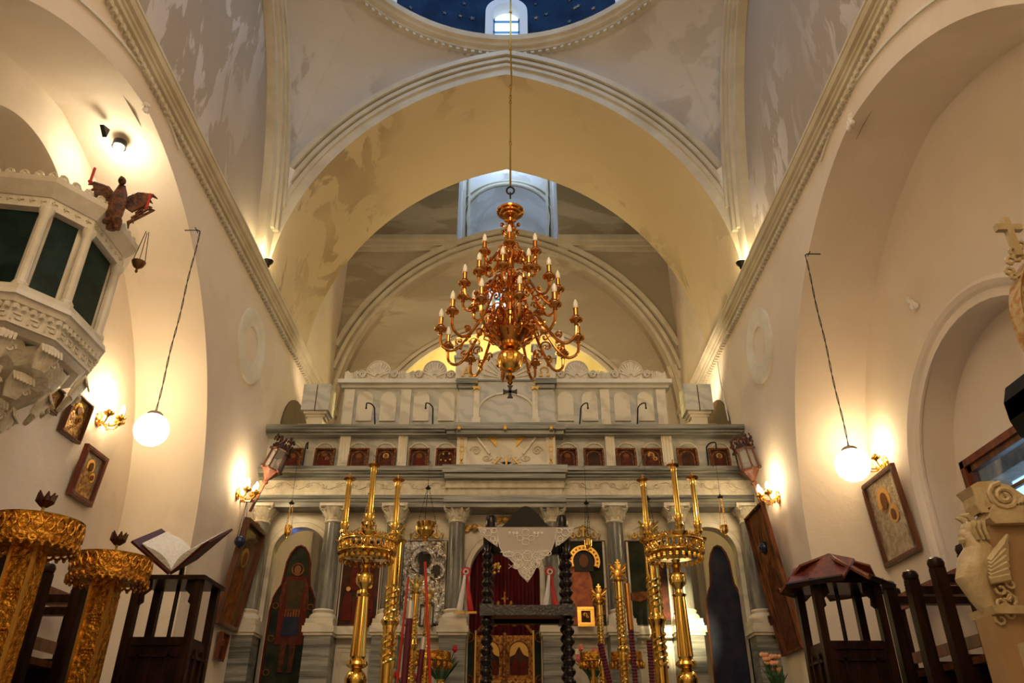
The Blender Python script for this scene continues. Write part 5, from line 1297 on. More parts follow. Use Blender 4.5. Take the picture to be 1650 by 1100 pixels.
# lace cloth draped over the top
M_sheer=mat('sheer white netting',(.80,.74,.66),.8,alpha=.52)
M_lace=mat('white lace thread',(.85,.80,.72),.7)
lc=thing('lace_cloth','white sheer cloth with pointed lace edge hanging over black stand front','cloth',(icx,Yk-.055,zy(938,Yk-.06)))
zl=lc.location.z; Yc_=Yk-.06
def LP(px,py): return (xy(px,py,Yc_)-icx,0,zy(py,Yc_)-zl)
def lp2(px,py): p=LP(px,py); return (p[0],p[2])
b=MB(); b.prism([lp2(*p) for p in ((801,849),(897,849),(893,872),(888,886),(874,898),(862,910),(850,937),(838,926),(828,905),(812,893),(805,880))],lambda u,v,k:Vector((u,-.002-k,v)),0,.002); b.build('sheer_panel',M_sheer,lc,smooth=False)
for side in (-1,1):
    pts=[(770,850),(803,850),(801,880),(785,868),(774,858)] if side<0 else [(895,850),(925,850),(921,860),(908,872),(896,880)]
    b=MB(); b.prism([lp2(*p) for p in pts],lambda u,v,k:Vector((u,-.002-k,v)),0,.002); b.build('corner_panel',M_sheer,lc,smooth=False)
    b=MB(); b.tube([LP(*p) for p in pts],.004,5,True)
    cs=[(786,858,6),(794,868,4),(780,856,3),(796,855,4),(798,874,3)] if side<0 else [(911,858,6),(903,868,4),(918,855,3),(901,855,4),(899,875,3)]
    for x_,y_,r_ in cs:
        c=LP(x_,y_); b.tube([(c[0]+r_*.0042*math.cos(q),-.006,c[2]+r_*.0042*math.sin(q)) for q in [2*PI*i/12 for i in range(12)]],.0038,5,True)
    b.build('lace_corner',M_lace,lc,kind='stuff')
b=MB(); 
b.tube([LP(*p) for p in ((801,849),(803,870),(805,880),(812,893),(822,900),(833,912),(840,926),(850,937),(858,925),(866,908),(878,896),(888,886),(893,872),(897,849))],.0045,5)
b.tube([LP(*p) for p in ((806,889),(830,887),(850,886),(875,886),(888,884))],.004,5)
for x_,y_,rx,ry in ((820,893,9,4),(834,897,8,6),(850,896,7,8),(866,896,8,6),(879,891,9,4),(836,908,6,6),(850,910,6,7),(863,908,6,6),(832,912,4,4),(845,920,4,5),(856,920,4,5),(850,930,4,4),(868,904,4,4)):
    c=LP(x_,y_); b.tube([(c[0]+rx*.0042*math.cos(q),-.005,c[2]+ry*.0042*math.sin(q)) for q in [2*PI*i/14 for i in range(14)]],.0036,5,True)
    b.tube([(c[0]+rx*.0024*math.cos(q),-.005,c[2]+ry*.0024*math.sin(q)) for q in [2*PI*i/10 for i in range(10)]],.003,4,True)
for k in range(12):
    c=LP(824+ (k%6)*10,890+(k//6)*22); b.bar((c[0]-.02,-.004,c[2]-.015),(c[0]+.02,-.004,c[2]+.015),.0022); b.bar((c[0]+.02,-.004,c[2]-.015),(c[0]-.02,-.004,c[2]+.015),.0022)
b.build('lace_point',M_lace,lc,kind='stuff')
b=MB()
for x_,y_,rx in ((847,858,6),(838,867,5),(856,867,5),(847,873,6),(830,862,3),(864,862,3)):
    c=LP(x_,y_); b.tube([(c[0]+rx*.0042*math.cos(q),-.006,c[2]+rx*.0036*math.sin(q)) for q in [2*PI*i/12 for i in range(12)]],.0028,5,True)
for s_ in (-1,1):
    b.tube([LP(847+s_*q,862-3*math.sin(q*.25)) for q in (10,16,22,28)],.0022,4)
    for q in (14,20,26): c=LP(847+s_*q,858); b.sph((c[0],-.004,c[2]),.009,5,sy=.3)
b.build('embroidery',M_lace,lc,kind='stuff')
b=MB(); A=[LP(768,850),LP(803,847),LP(897,847),LP(925,849)]; b.strip(A,[(p[0]*.97,dp*.5,p[2]+.012) for p in A]); o=b.build('top_fold',M_sheer,lc)
# ================================================================== WALL HANGINGS
def wall_icon(name,label,side,pts,X,fig,**k):
    """pts: pixel corners top-near, top-far, bottom-far, bottom-near on the wall plane"""
    P=[atX(x,y,X) for x,y in pts]; ys=sorted([(P[0].y+P[3].y)/2,(P[1].y+P[2].y)/2]); zt=(P[0].z+P[1].z)/2; zb_=(P[2].z+P[3].z)/2
    rz=PI/2 if side<0 else -PI/2; tilt=k.pop('tilt',5)
    w_=ys[1]-ys[0]; h=zt-zb_; fd=k.get('fd',.03)
    M=Matrix.Rotation(rz,4,'Z')@Matrix.Rotation(R_(tilt),4,'X')
    off=.012+.002
    loc=(X-side*off,(ys[0]+ys[1])/2,zb_)
    return icon(name,label,loc,w_,h,rot=M.to_euler(),fig=fig,**k)
M_silv2=mat('pale silver relief',(.62,.56,.44),.35,.75,col2=(.36,.30,.20),scale=18,lo=.4,hi=.62,bump=.8,bscale=40,bdist=.02)
M_gilt2=mat('gilded relief',(.75,.52,.20),.3,.9,col2=(.30,.14,.04),scale=26,lo=.4,hi=.6,bump=1,bscale=40,bdist=.02)
wall_icon('wall_icon','small gilt relief icon half hidden under the pulpit base',-1,((60,615),(98,625),(80,666),(52,650)),XLa,'mother',frame=M_brown,ground=M_gilt2,rm=M_gilt2,halo=M_gold,fw=.018)
wall_icon('wall_icon','gilt relief icon in brown frame below pulpit next to wall lamp',-1,((112,631),(141,656),(117,713),(86,691)),XLa,'mother',frame=M_brown,ground=M_gilt2,rm=M_gilt2,halo=M_gold,fw=.018)
wall_icon('wall_icon','red framed silver icon lowest on the left recess wall',-1,((128,716),(162,738),(138,816),(102,795)),XLa,'mother',frame=M_red,ground=M_silv2,rm=M_gilt2,halo=M_gold,fw=.035)
M_gpict=mat('glazed dark picture',(.10,.06,.03),.08,col2=(.20,.14,.08),scale=4,spec=.6)
wall_icon('framed_picture','large glazed dark icon leaning out from wall left of the screen',-1,((372,835),(402,857),(368,1017),(337,1000)),XL,'saint',frame=M_brown,ground=M_gpict,rm=M_ochre,fw=.035,fd=.05,tilt=8)
wall_icon('framed_picture','narrow orange framed icon between the large glazed icon and screen',-1,((397,836),(413,852),(405,915),(392,905)),XL,'saint',frame=mat('orange wood',(.42,.12,.02),.4),ground=M_dark,fw=.02,fd=.03,tilt=6)
wall_icon('framed_picture','small pale icon low behind the large glazed icon',-1,((386,955),(392,960),(382,1015),(372,1010)),XL,'saint',frame=M_brown,ground=M_paper,rm=M_ochre,fw=.01)
wall_icon('framed_picture','small red framed print low on wall beside the left lectern',-1,((349,1017),(360,1021),(352,1065),(341,1062)),XL,'saint',frame=M_red,ground=M_ochre,rm=M_dark,fw=.014)
M_plank=mat('weathered carved board',(.26,.085,.025),.6,col2=(.05,.02,.01),scale=9,stretch=(3,3,.5),lo=.4,hi=.6,bump=.8,bscale=20,bstretch=(3,3,.5),spec=.2)
wall_icon('wooden_panel_icon','tall worn brown wooden panel icon leaning from right wall',1,((1262,805),(1230,833),(1268,1056),(1300,1045)),XR,'saint',frame=M_plank,ground=M_plank,rm=M_ochred,halo=M_ochre,fw=.02,fd=.03,tilt=7)
wall_icon('wall_icon','small painted icon behind the tall wooden panel right wall',1,((1243,905),(1230,915),(1240,985),(1254,980)),XR,'saint',frame=M_brown,ground=M_ochre,rm=M_redpaint,fw=.012)
wall_icon('wall_icon','tiny narrow icon low beside the wooden panel right wall',1,((1255,987),(1246,992),(1254,1026),(1262,1022)),XR,'saint',frame=M_brown,ground=M_ochre,rm=M_dark,fw=.010)
t=wall_icon('framed_picture','brown framed silver mother and child icon in right recess',1,((1448,750),(1400,785),(1438,911),(1496,885)),XRa,'mother',frame=M_brown,ground=M_silv2,rm=M_silv2,halo=mat('matt gold halo',(.70,.42,.12),.4,.6),fw=.035,tilt=4)
# dark glass lamps against the wall
for px,py,X,lab in ((387,872,XL+.16,'dark blue glass hanging lamp before the left framed icons'),(1232,882,XR-.14,'dark blue glass hanging lamp before the right wooden panel')):
    p=atX(px,py,X); t=thing('glass_lamp',lab,'hanging lamp',(p.x,p.y,p.z-.05)); b=MB(); b.sph((0,0,.05),.052,16); b.sph((0,0,-.004),.012,8); b.build('bowl',mat('dark blue glass',(.01,.015,.05),.1),t)
    b=MB(); z9=zy(808,p.y)-p.z+.05
    for k in range(3): a=2*PI*k/3; b.tube([(.045*math.cos(a),.045*math.sin(a),.07),(.003*math.cos(a),.003*math.sin(a),z9)],.0022,4)
    b.build('wire',M_iron,t)
t=thing('shrine_lantern','small wooden gabled lantern box hanging by the right wooden panel','lantern',tuple(atX(1230,890,XR-.10)))
b=MB(); b.box(-.035,.035,-.035,.035,0,.22); b.build('box',M_brown,t,smooth=False); b=MB(); b.prism([(-.055,.22),(.055,.22),(0,.29)],lambda u,v,k:Vector((u,k,v)),-.045,.045); b.build('gable',M_red,t,smooth=False)
# processional lanterns
def lantern(pa,pb,Y,lab):
    A=atY(pa[0],pa[1],Y); Bt=atY(pb[0],pb[1],Y); d=Bt-A; L_=d.length
    q=d.to_track_quat('Z','Y').to_euler(); t=thing('processional_lantern',lab,'lantern',tuple(A),rot=q)
    pl=L_*.30; bh=L_*.28
    b=MB(); b.tube([(0,0,-.10),(0,0,pl)],.014,8); b.build('pole',M_brown,t)
    M_lw=mat('carved red brown wood',(.10,.028,.010),.45,0,col2=(.05,.013,.006),scale=20,bump=.5,bscale=40)
    b=MB(); b.lathe([(.02,pl-.02),(.03,pl),(.02,pl+.02),(.085,pl+L_*.16),(.10,pl+L_*.17),(.10,pl+L_*.19)],6); b.build('lower_cone',M_lw,t,smooth=False)
    z0=pl+L_*.19; z1=z0+bh
    for k in range(6):
        a=2*PI*k/6; b=MB(); b.bar((.093*math.cos(a),.093*math.sin(a),z0),(.085*math.cos(a),.085*math.sin(a),z1),.012); b.sph((.10*math.cos(a),.10*math.sin(a),z0),.016,6); b.sph((.10*math.cos(a),.10*math.sin(a),z1),.016,6); b.build('post',M_lw,t)
        b=MB(); a2=a+PI/3; P=[(.084*math.cos(a),.084*math.sin(a),z0),(.084*math.cos(a2),.084*math.sin(a2),z0),(.078*math.cos(a2),.078*math.sin(a2),z1),(.078*math.cos(a),.078*math.sin(a),z1)]
        b.add(P+[Vector(p)*.985 for p in P],[(0,1,2,3),(7,6,5,4)]); b.build('pane',M_glass,t,smooth=False)
    b=MB(); b.lathe([(.09,z1),(.105,z1+.01),(.09,z1+.02),(.06,z1+L_*.09),(.05,z1+L_*.10)],6)
    for k in range(6): a=2*PI*(k+.5)/6; b.prism([(-.035,0),(.035,0),(0,.06)],lambda u,v,w_,a=a:Vector((.09*math.cos(a)-u*math.sin(a),.09*math.sin(a)+u*math.cos(a),z1+.01+v)),0,.01)
    b.build('roof',M_lw,t,smooth=False)
    b=MB(); random.seed(5)
    for k in range(60):
        a=random.uniform(0,2*PI); r=random.uniform(.05,.11); b.sph((r*math.cos(a),r*math.sin(a),z1+.05+random.uniform(0,.10)),random.uniform(.008,.014),5,sz=1.6)
    b.build('leaf_crown',mat('dark carved leaves',(.06,.015,.008),.4),t,kind='stuff')
    # wall bracket
    return t
lantern((411,808),(464,705),7.05,'leaning wooden processional lantern with leafy crown left of the screen')
lantern((1226,812),(1190,702),7.05,'leaning wooden processional lantern with leafy crown right of the screen')
for pa,pb,lab in (((383,807),(413,807),'red wooden bracket bar under the left wall lamp'),((1224,808),(1252,808),'thin metal bracket bar under the right wall lamp')):
    A=atY(*pa,7.0); Bq=atY(*pb,7.0); b=MB(); b.bar(A,Bq,.02); o=b.build('bracket_bar',M_red,smooth=False); tag(o,lab,'bracket')
# thin white cable on the right wall
b=MB(); b.tube([atX(1156,582,XR-.02),atX(1160,610,XR-.02),atX(1168,650,XR-.02),atX(1174,678,XR-.02)],.008,6); o=b.build('white_cable',M_white); tag(o,'white cable running down from right string course to the screen','cable')
# ================================================================== PULPIT
V=[(-3.14,3.58),(-2.78,3.64),(-2.63,3.85),(-2.63,4.24),(-2.80,4.44),(-3.14,4.52)]
pc=Vector((-3.14,4.05))
def off(V,e):
    out=[]
    for i,(x,y) in enumerate(V):
        def nrm(a,b): d=Vector((b[0]-a[0],b[1]-a[1])).normalized(); return Vector((d.y,-d.x))
        n=Vector((0,0)); 
        if i>0: n1=nrm(V[i-1],V[i]); n+=n1
        if i<len(V)-1: n2=nrm(V[i],V[i+1]); n+=n2
        if 0<i<len(V)-1: k=n.dot(n1); p=Vector((x,y))+n/k*e
        else: p=Vector((x,y))+n*e; p.x=-3.14
        out.append((p.x,p.y))
    return out
PU=thing('pulpit','white carved marble wall pulpit with dark green panels and leafy corbel','pulpit',(-3.14,4.05,H+1.75))
class PB(MB):
    def build(s,*a,**k): s.v=[Vector((p[0]+3.14,p[1]-4.05,p[2]-(H+1.75))) for p in s.v]; return MB.build(s,*a,**k)
def slab(mb,e0,e1,z0,z1):
    A=off(V,e0);Bq=off(V,e1); n=len(A); mb.add([(x,y,z0) for x,y in A]+[(x,y,z1) for x,y in Bq],[tuple(range(n))[::-1],tuple(range(n,2*n))]+[(i,(i+1)%n,n+(i+1)%n,n+i) for i in range(n)])
zP0,zP1,zQ0,zQ1=H+2.37,H+2.93,H+2.14,H+3.12
M_pulp=mat('white pulpit marble',(.80,.75,.64),.45,col2=(.68,.62,.50),scale=5,bump=.15,bscale=30)
M_gpan=mat('dark green marble panel',(.003,.012,.010),.35,spec=.15,col2=(.012,.035,.028),scale=5)
b=PB(); slab(b,-.03,-.03,zP0-.02,zP1+.02); b.build('core',M_pulp,PU,smooth=False)
for i in range(len(V)-1):
    a=Vector((*V[i],0)); c=Vector((*V[i+1],0)); d=(c-a); L_=d.length; d.normalize(); n=Vector((d.y,-d.x,0)); m=.055
    b=PB(); P=[a+d*m-n*.02,c-d*m-n*.02]; b.add([p+Vector((0,0,z)) for z in (zP0+.02,zP1-.01) for p in P]+[p+n*.0+Vector((0,0,z)) for z in (zP0+.02,zP1-.01) for p in [q-n*.012 for q in P]],[(0,1,3,2),(4,5,7,6),(0,1,5,4),(2,3,7,6),(0,2,6,4),(1,3,7,5)])
    b.build('green_panel',M_gpan,PU,smooth=False)
b=None
for i,(x,y) in enumerate(V):
    b=PB(); b.lathe([(.045,zP0),(.045,zP0+.03),(.03,zP0+.05),(.028,zP1-.06),(.04,zP1-.03),(.045,zP1)],10,c=(x,y)); b.build('corner_column',M_pulp,PU)
    if i<len(V)-1:
        pass
b=PB(); slab(b,.02,.02,zP1,zP1+.075); slab(b,.03,.05,zP1+.075,zP1+.10); slab(b,.05,.085,zP1+.10,zP1+.15); slab(b,.085,.09,zP1+.15,zP1+.185); b.build('top_cornice',M_pulp,PU,smooth=False)
b=PB(); slab(b,.045,.045,zP0-.03,zP0+.01); slab(b,.07,.06,zP0-.065,zP0-.03); slab(b,.04,.055,zP0-.10,zP0-.065); slab(b,.02,.02,zP0-.22,zP0-.10); slab(b,-.03,.0,zP0-.25,zP0-.22); b.build('lower_cornice',M_pulp,PU,smooth=False)
# dentils, key pattern and scroll crest
dn=PB(); ky=PB(); cr=PB(); lt=PB()
for i in range(len(V)-1):
    for (mb,e,z,st,typ) in ((dn,.04,zP0-.125,.042,0),(ky,.025,zP0-.18,.075,1),(cr,.075,zP1+.20,.07,2),(lt,.025,zP1+.045,.06,3)):
        W_=off(V,e); a=Vector((*W_[i],z)); c=Vector((*W_[i+1],z)); d=c-a; L_=d.length; d.normalize(); n=Vector((d.y,-d.x,0)); k=max(1,int(L_/st))
        for j in range(k):
            p=a+d*(L_*(j+.5)/k)
            if typ==0: mb.bar(p-Vector((0,0,.014)),p+Vector((0,0,.014)),.022)
            elif typ==1:
                q=[(-.03,-.022),(-.03,.022),(.022,.022),(.022,-.008),(-.006,-.008),(-.006,.006)]
                for u in range(5): mb.bar(p+d*q[u][0]+Vector((0,0,q[u][1])),p+d*q[u+1][0]+Vector((0,0,q[u+1][1])),.009)
            elif typ==2:
                mb.tube([p-n*.02+d*(.026*(1-t_/13)*math.cos(t_*.8))+Vector((0,0,.01+.03*(1-t_/13)*math.sin(t_*.8))) for t_ in range(11)],.010,5); mb.sph(p-n*.02+Vector((0,0,.0)),.022,6)
            else:
                mb.bar(p-d*.01+Vector((0,0,.015)),p-d*.01-Vector((0,0,.015)),.007); mb.bar(p-d*.02,p+d*.014,.007)
dn.build('dentil',M_pulp,PU,smooth=False,kind='stuff'); ky.build('key_pattern',M_pulp,PU,smooth=False,kind='stuff'); cr.build('scroll_crest',M_carve,PU,kind='stuff'); lt.build('carved_frieze',M_carve,PU,smooth=False,kind='stuff')
# corbel: lofted from the octagon down to a point on the wall
b=PB(); lv=[(-.04,zP0-.25),(-.06,zP0-.30),(-.10,zP0-.36),(-.20,zP0-.44),(-.30,zP0-.52),(-.38,zP0-.60),(-.43,zP0-.66)]
rows=[]
for e,z in lv:
    s_=1+e*1.9; row=[]
    base=off(V,-.04)
    for i in range(len(base)-1):
        for k in range(6):
            q=k/6; x=base[i][0]*(1-q)+base[i+1][0]*q; y=base[i][1]*(1-q)+base[i+1][1]*q
            rp=1+.035*math.sin((i*6+k)*1.7)
            row.append((-3.14+(x+3.14)*max(.06,s_)*rp,4.05+(y-4.05)*max(.1,s_)*rp,z+.02*math.sin((i*6+k)*1.7)))
    row.append((-3.14,4.05+(base[-1][1]-4.05)*max(.1,s_),z)); rows.append(row)
for j in range(len(rows)-1): b.strip(rows[j],rows[j+1])
b.add(rows[-1],[tuple(range(len(rows[-1])))]); b.build('corbel',M_carve,PU,ang=60)
for i,(x,y) in enumerate(V[1:5]):
    for lev,(s_,z,sz) in enumerate(((.92,zP0-.30,.07),(.62,zP0-.44,.075),(.36,zP0-.56,.06))):
        c=Vector((-3.14+(x+3.14)*s_,4.05+(y-4.05)*s_,z)); dr=Vector((x+3.14,y-4.05,0)).normalized()
        b=PB(); 
        for k in (-3,-2,-1,0,1,2,3):
            tt=Vector((-dr.y,dr.x,0))*k*.017
            b.tube([c+tt*.5-Vector((0,0,.10)),c+tt+dr*.03-Vector((0,0,.03)),c+tt*1.2+dr*(sz*.9)+Vector((0,0,.02)),c+tt*1.2+dr*(sz*1.15)-Vector((0,0,.025))],[.014,.024-.002*abs(k),.020-.003*abs(k),.006],8)
        b.build('acanthus_leaf',M_carve,PU)
        b=PB(); b.tube([c+dr*.03+Vector((-dr.y,dr.x,0))*(.06+.03*(1-t_/12)*math.cos(t_*.8))+Vector((0,0,-.05+.03*(1-t_/12)*math.sin(t_*.8))) for t_ in range(10)],.008,5); b.build('scroll',M_carve,PU)
# carved wooden eagle on the pulpit rim
E0=Vector((-2.53,3.90,H+3.15)); eg=thing('eagle_lectern','carved brown wooden eagle with spread wings perched on the pulpit rim','sculpture',tuple(E0),-PI/2+.35)
eg.scale=(.88,.88,.92)
# faces +x, wings spread along y
M_eag=mat('carved eagle wood',(.20,.065,.015),.5,col2=(.05,.015,.005),scale=18,bump=.9,bscale=45,bdist=.02)
b=MB(); b.tube([Vector(p) for p in ((.02,0,-.20),(.05,0,-.08),(.06,0,.02),(.05,0,.10),(.08,0,.15))],[.03,.055,.06,.045,.022],12)
b.sph((.12,0,.155),.028,10,sx=1.3); b.tube([(.14,0,.16),(.17,0,.15),(.175,0,.13)],[.014,.010,.002],6); b.build('body',M_eag,eg)
for sg in (-1,1):
    b=MB(); 
    for k in range(7):
        q=k/6; b.tube([(.03,sg*.03,.06),(.02-.01*k,sg*(.10+.02*k),.14-.012*k),(.0,sg*(.20-.018*k),.17-.045*k),(.0,sg*(.235-.022*k),.15-.05*k)],[.02,.018,.015,.004],6)
    b.prism([(.02,.02),(.06,.12),(.14,.16),(.20,.14),(.16,.04),(.10,-.02)],lambda u,v,w_,sg=sg:Vector((.01+w_,sg*u,v)),0,.02); b.build('wing',M_eag,eg)
    b=MB(); b.lathe([(.012,0),(.018,.01),(.010,.02),(.010,.13),(.002,.135)],8,Matrix.Translation((.10,sg*.20,-.02 if sg>0 else .10))); b.build('candle',M_redp,eg)
b=MB(); b.tube([(.04,0,-.10),(.09,.04,-.16),(.06,.05,-.22)],[.03,.035,.02],8); b.tube([(.03,0,-.12),(.08,-.04,-.18)],[.03,.02],8); b.build('claw_bracket',M_eag,eg)
p=Vector((-2.45,4.16,H+2.86)); t=thing('small_oil_lamp','small dark metal oil lamp hanging from the wooden eagle','hanging lamp',tuple(p)); b=MB(); b.lathe([(.003,-.03),(.01,-.02),(.006,0),(.03,.02),(.04,.04),(.045,.055),(.035,.055)],14); b.build('bowl',mat('dark bronze',(.16,.08,.03),.4,.7),t)
b=MB()
for k in range(3): a=2*PI*k/3; b.tube([(.04*math.cos(a),.04*math.sin(a),.055),(.01*math.cos(a),.01*math.sin(a),.30)],.0025,4)
b.build('chains',M_iron,t,kind='stuff')
# ================================================================== GOLD ROUND CANDLE BOXES (left)
def gold_stand(px,py,Y,r,lab,fp):
    x=xy(px,py,Y); z=zy(py,Y); t=thing('sand_candle_stand',lab,'candle stand',(x,Y,0))
    b=MB(); b.lathe([(r*.98,z-.02),(r,z),(r,z+.085),(r*1.015,z+.09),(r*.97,z+.092),(r*.97,z+.02),(.02,z+.02)],48); b.build('tray_band',M_goldr,t)
    b=MB(); n=30
    for k in range(n):
        a=2*PI*k/n; c=Vector((r*1.005*math.cos(a),r*1.005*math.sin(a),z-.012)); tt=Vector((-math.sin(a),math.cos(a),0)); b.tube([c+tt*.02*math.cos(q)-Vector((0,0,.022*math.sin(q))) for q in [PI*i/6 for i in range(7)]],.007,5); b.sph(c-Vector((0,0,.03)),.009,5)
    b.build('scalloped_fringe',M_goldr,t,kind='stuff')
    b=MB()
    for k in range(24):
        a=2*PI*k/24; c=Vector((r*1.006*math.cos(a),r*1.006*math.sin(a),z+.045)); tt=Vector((-math.sin(a),math.cos(a),0))
        for s_ in (-1,1): b.tube([c+tt*s_*(.004+.016*math.sin(q))+Vector((0,0,-.03+.012*q*1.6)) for q in (0,.8,1.6,2.4,3.2)],.005,5)
    b.build('embossed_leaf',M_goldr,t,kind='stuff')
    b=MB(); b.lathe([(.01,z+.02),(.006,z+.05),(.0065,z+.16),(.01,z+.17)],10); b.build('spike',M_bronze,t)
    b=MB()
    for k in range(7): a=2*PI*k/7; c=Vector((math.cos(a),math.sin(a),0)); b.tube([Vector((0,0,z+.16))+c*.006,Vector((0,0,z+.185))+c*.026,Vector((0,0,z+.22))+c*(.034+.01*(k%2))],[.010,.016,.003],6)
    b.build('tulip_cup',mat('dark bronze cup',(.06,.02,.012),.35,.5),t)
    b=MB()
    b.box(-.055,.055,-.045,.045,.05,z-.015); sh_=b.build('square_shaft',M_goldr,t,smooth=False)
    b=MB()
    for s_ in (-1,1): b.box(s_*.052-.007,s_*.052+.007,-.052,-.042,.05,z-.015)
    b.build('bright_edge',M_gold,sh_,smooth=False)
    b=MB(); zz_=.3
    while zz_<z-.1:
        for (i,j) in ((-1,0),(0,0),(1,0),(-.5,-1),(.5,-1),(0,-2),(-1.5,1),(-.5,1),(.5,1),(1.5,1)): b.sph((i*.014,-.047,zz_+j*.014),.008,6)
        zz_+=.16
    b.build('grape_relief',M_goldr,sh_,kind='stuff')
    b=MB(); b.box(-.14,.14,-.14,.14,0,.05); b.build('foot',M_goldr,t,smooth=False)
gold_stand(53,873,3.35,.185,'round embossed gold candle tray on square shaft at far left edge',0)
gold_stand(176,928,3.95,.185,'round embossed gold candle tray on square shaft beside left lectern',0)
# ================================================================== STALLS
def stalls(name,lab,X0,X1,front,back,zf,zbk,wall):
    """X0 aisle side, X1 wall side"""
    t=thing(name,lab,'choir stalls',((X0+X1)/2,sum(front)/len(front),0)); ox,oy=t.location.x,t.location.y
    for y in front:
        b=MB(); b.box(X0-ox-.032,X0-ox+.032,y-oy-.03,y-oy+.03,0,zf-.045); b.build('front_post',M_wood,t,smooth=False)
        b=MB(); Mx=Matrix.Translation((X0-ox,y-oy,0)); b.lathe([(.022,zf-.05),(.04,zf-.042),(.045,zf-.02),(.038,zf+.0),(.02,zf+.012)],14,Mx); b.build('knob',M_wood,t)
        s=1 if X1>X0 else -1
        b=MB(); b.box(min(X0+s*.03,X1)-ox,max(X0+s*.03,X1)-ox,y-oy-.03,y-oy+.03,zf-.13,zf-.085); b.build('armrest',M_wood,t,smooth=False)
        b=MB(); b.box(min(X0+s*.03,X1)-ox,max(X0+s*.03,X1)-ox,y-oy-.012,y-oy+.012,.55,.98) ; b.build('side_board',M_wood,t,smooth=False)
    for y in back:
        b=MB(); b.box(X1-ox-.025,X1-ox+.025,y-oy-.028,y-oy+.028,0,zbk); b.build('back_post',M_wood,t,smooth=False)
        b=MB(); Mx=Matrix.Translation((X1-ox,y-oy,0)); b.lathe([(.03,zbk),(.036,zbk+.012),(.030,zbk+.03),(.01,zbk+.04)],12,Mx); b.build('knob',M_wood,t)
    y0,y1=min(back)-.05,max(back)+.05
    for z0,z1 in ((zbk-.13,zbk-.02),(1.12,1.19),(.80,.87)):
        b=MB(); b.box(X1-ox-.015,X1-ox+.015,y0-oy,y1-oy,z0,z1); b.build('back_rail',M_red if z0>1.3 else M_brown,t,smooth=False)
    yy=sorted(back)
    b=MB(); b.box(min(X0,X1)-ox+.05,max(X0,X1)-ox-.03,min(front)-oy-.3,max(front)-oy,.93,.965); b.build('seat_board',M_brown,t,smooth=False)
    return t
stalls('choir_stalls','dark wooden choir stalls with knobbed posts along the right recess wall',2.34,2.90,(3.35,3.68,4.0,4.31,4.62,4.92),(3.2,3.6,4.05,4.5,4.92,5.35,5.77,6.0),1.47,1.62,XRa)
stalls('choir_stalls','dark wooden choir stalls behind the gold candle trays left recess',-2.45,-3.02,(3.0,3.38,3.75,4.12,4.5,4.88),(2.7,3.1,3.5,3.9,4.3,4.7,5.1,5.5),1.40,1.52,XLa)
for o in bpy.data.objects:
    pass
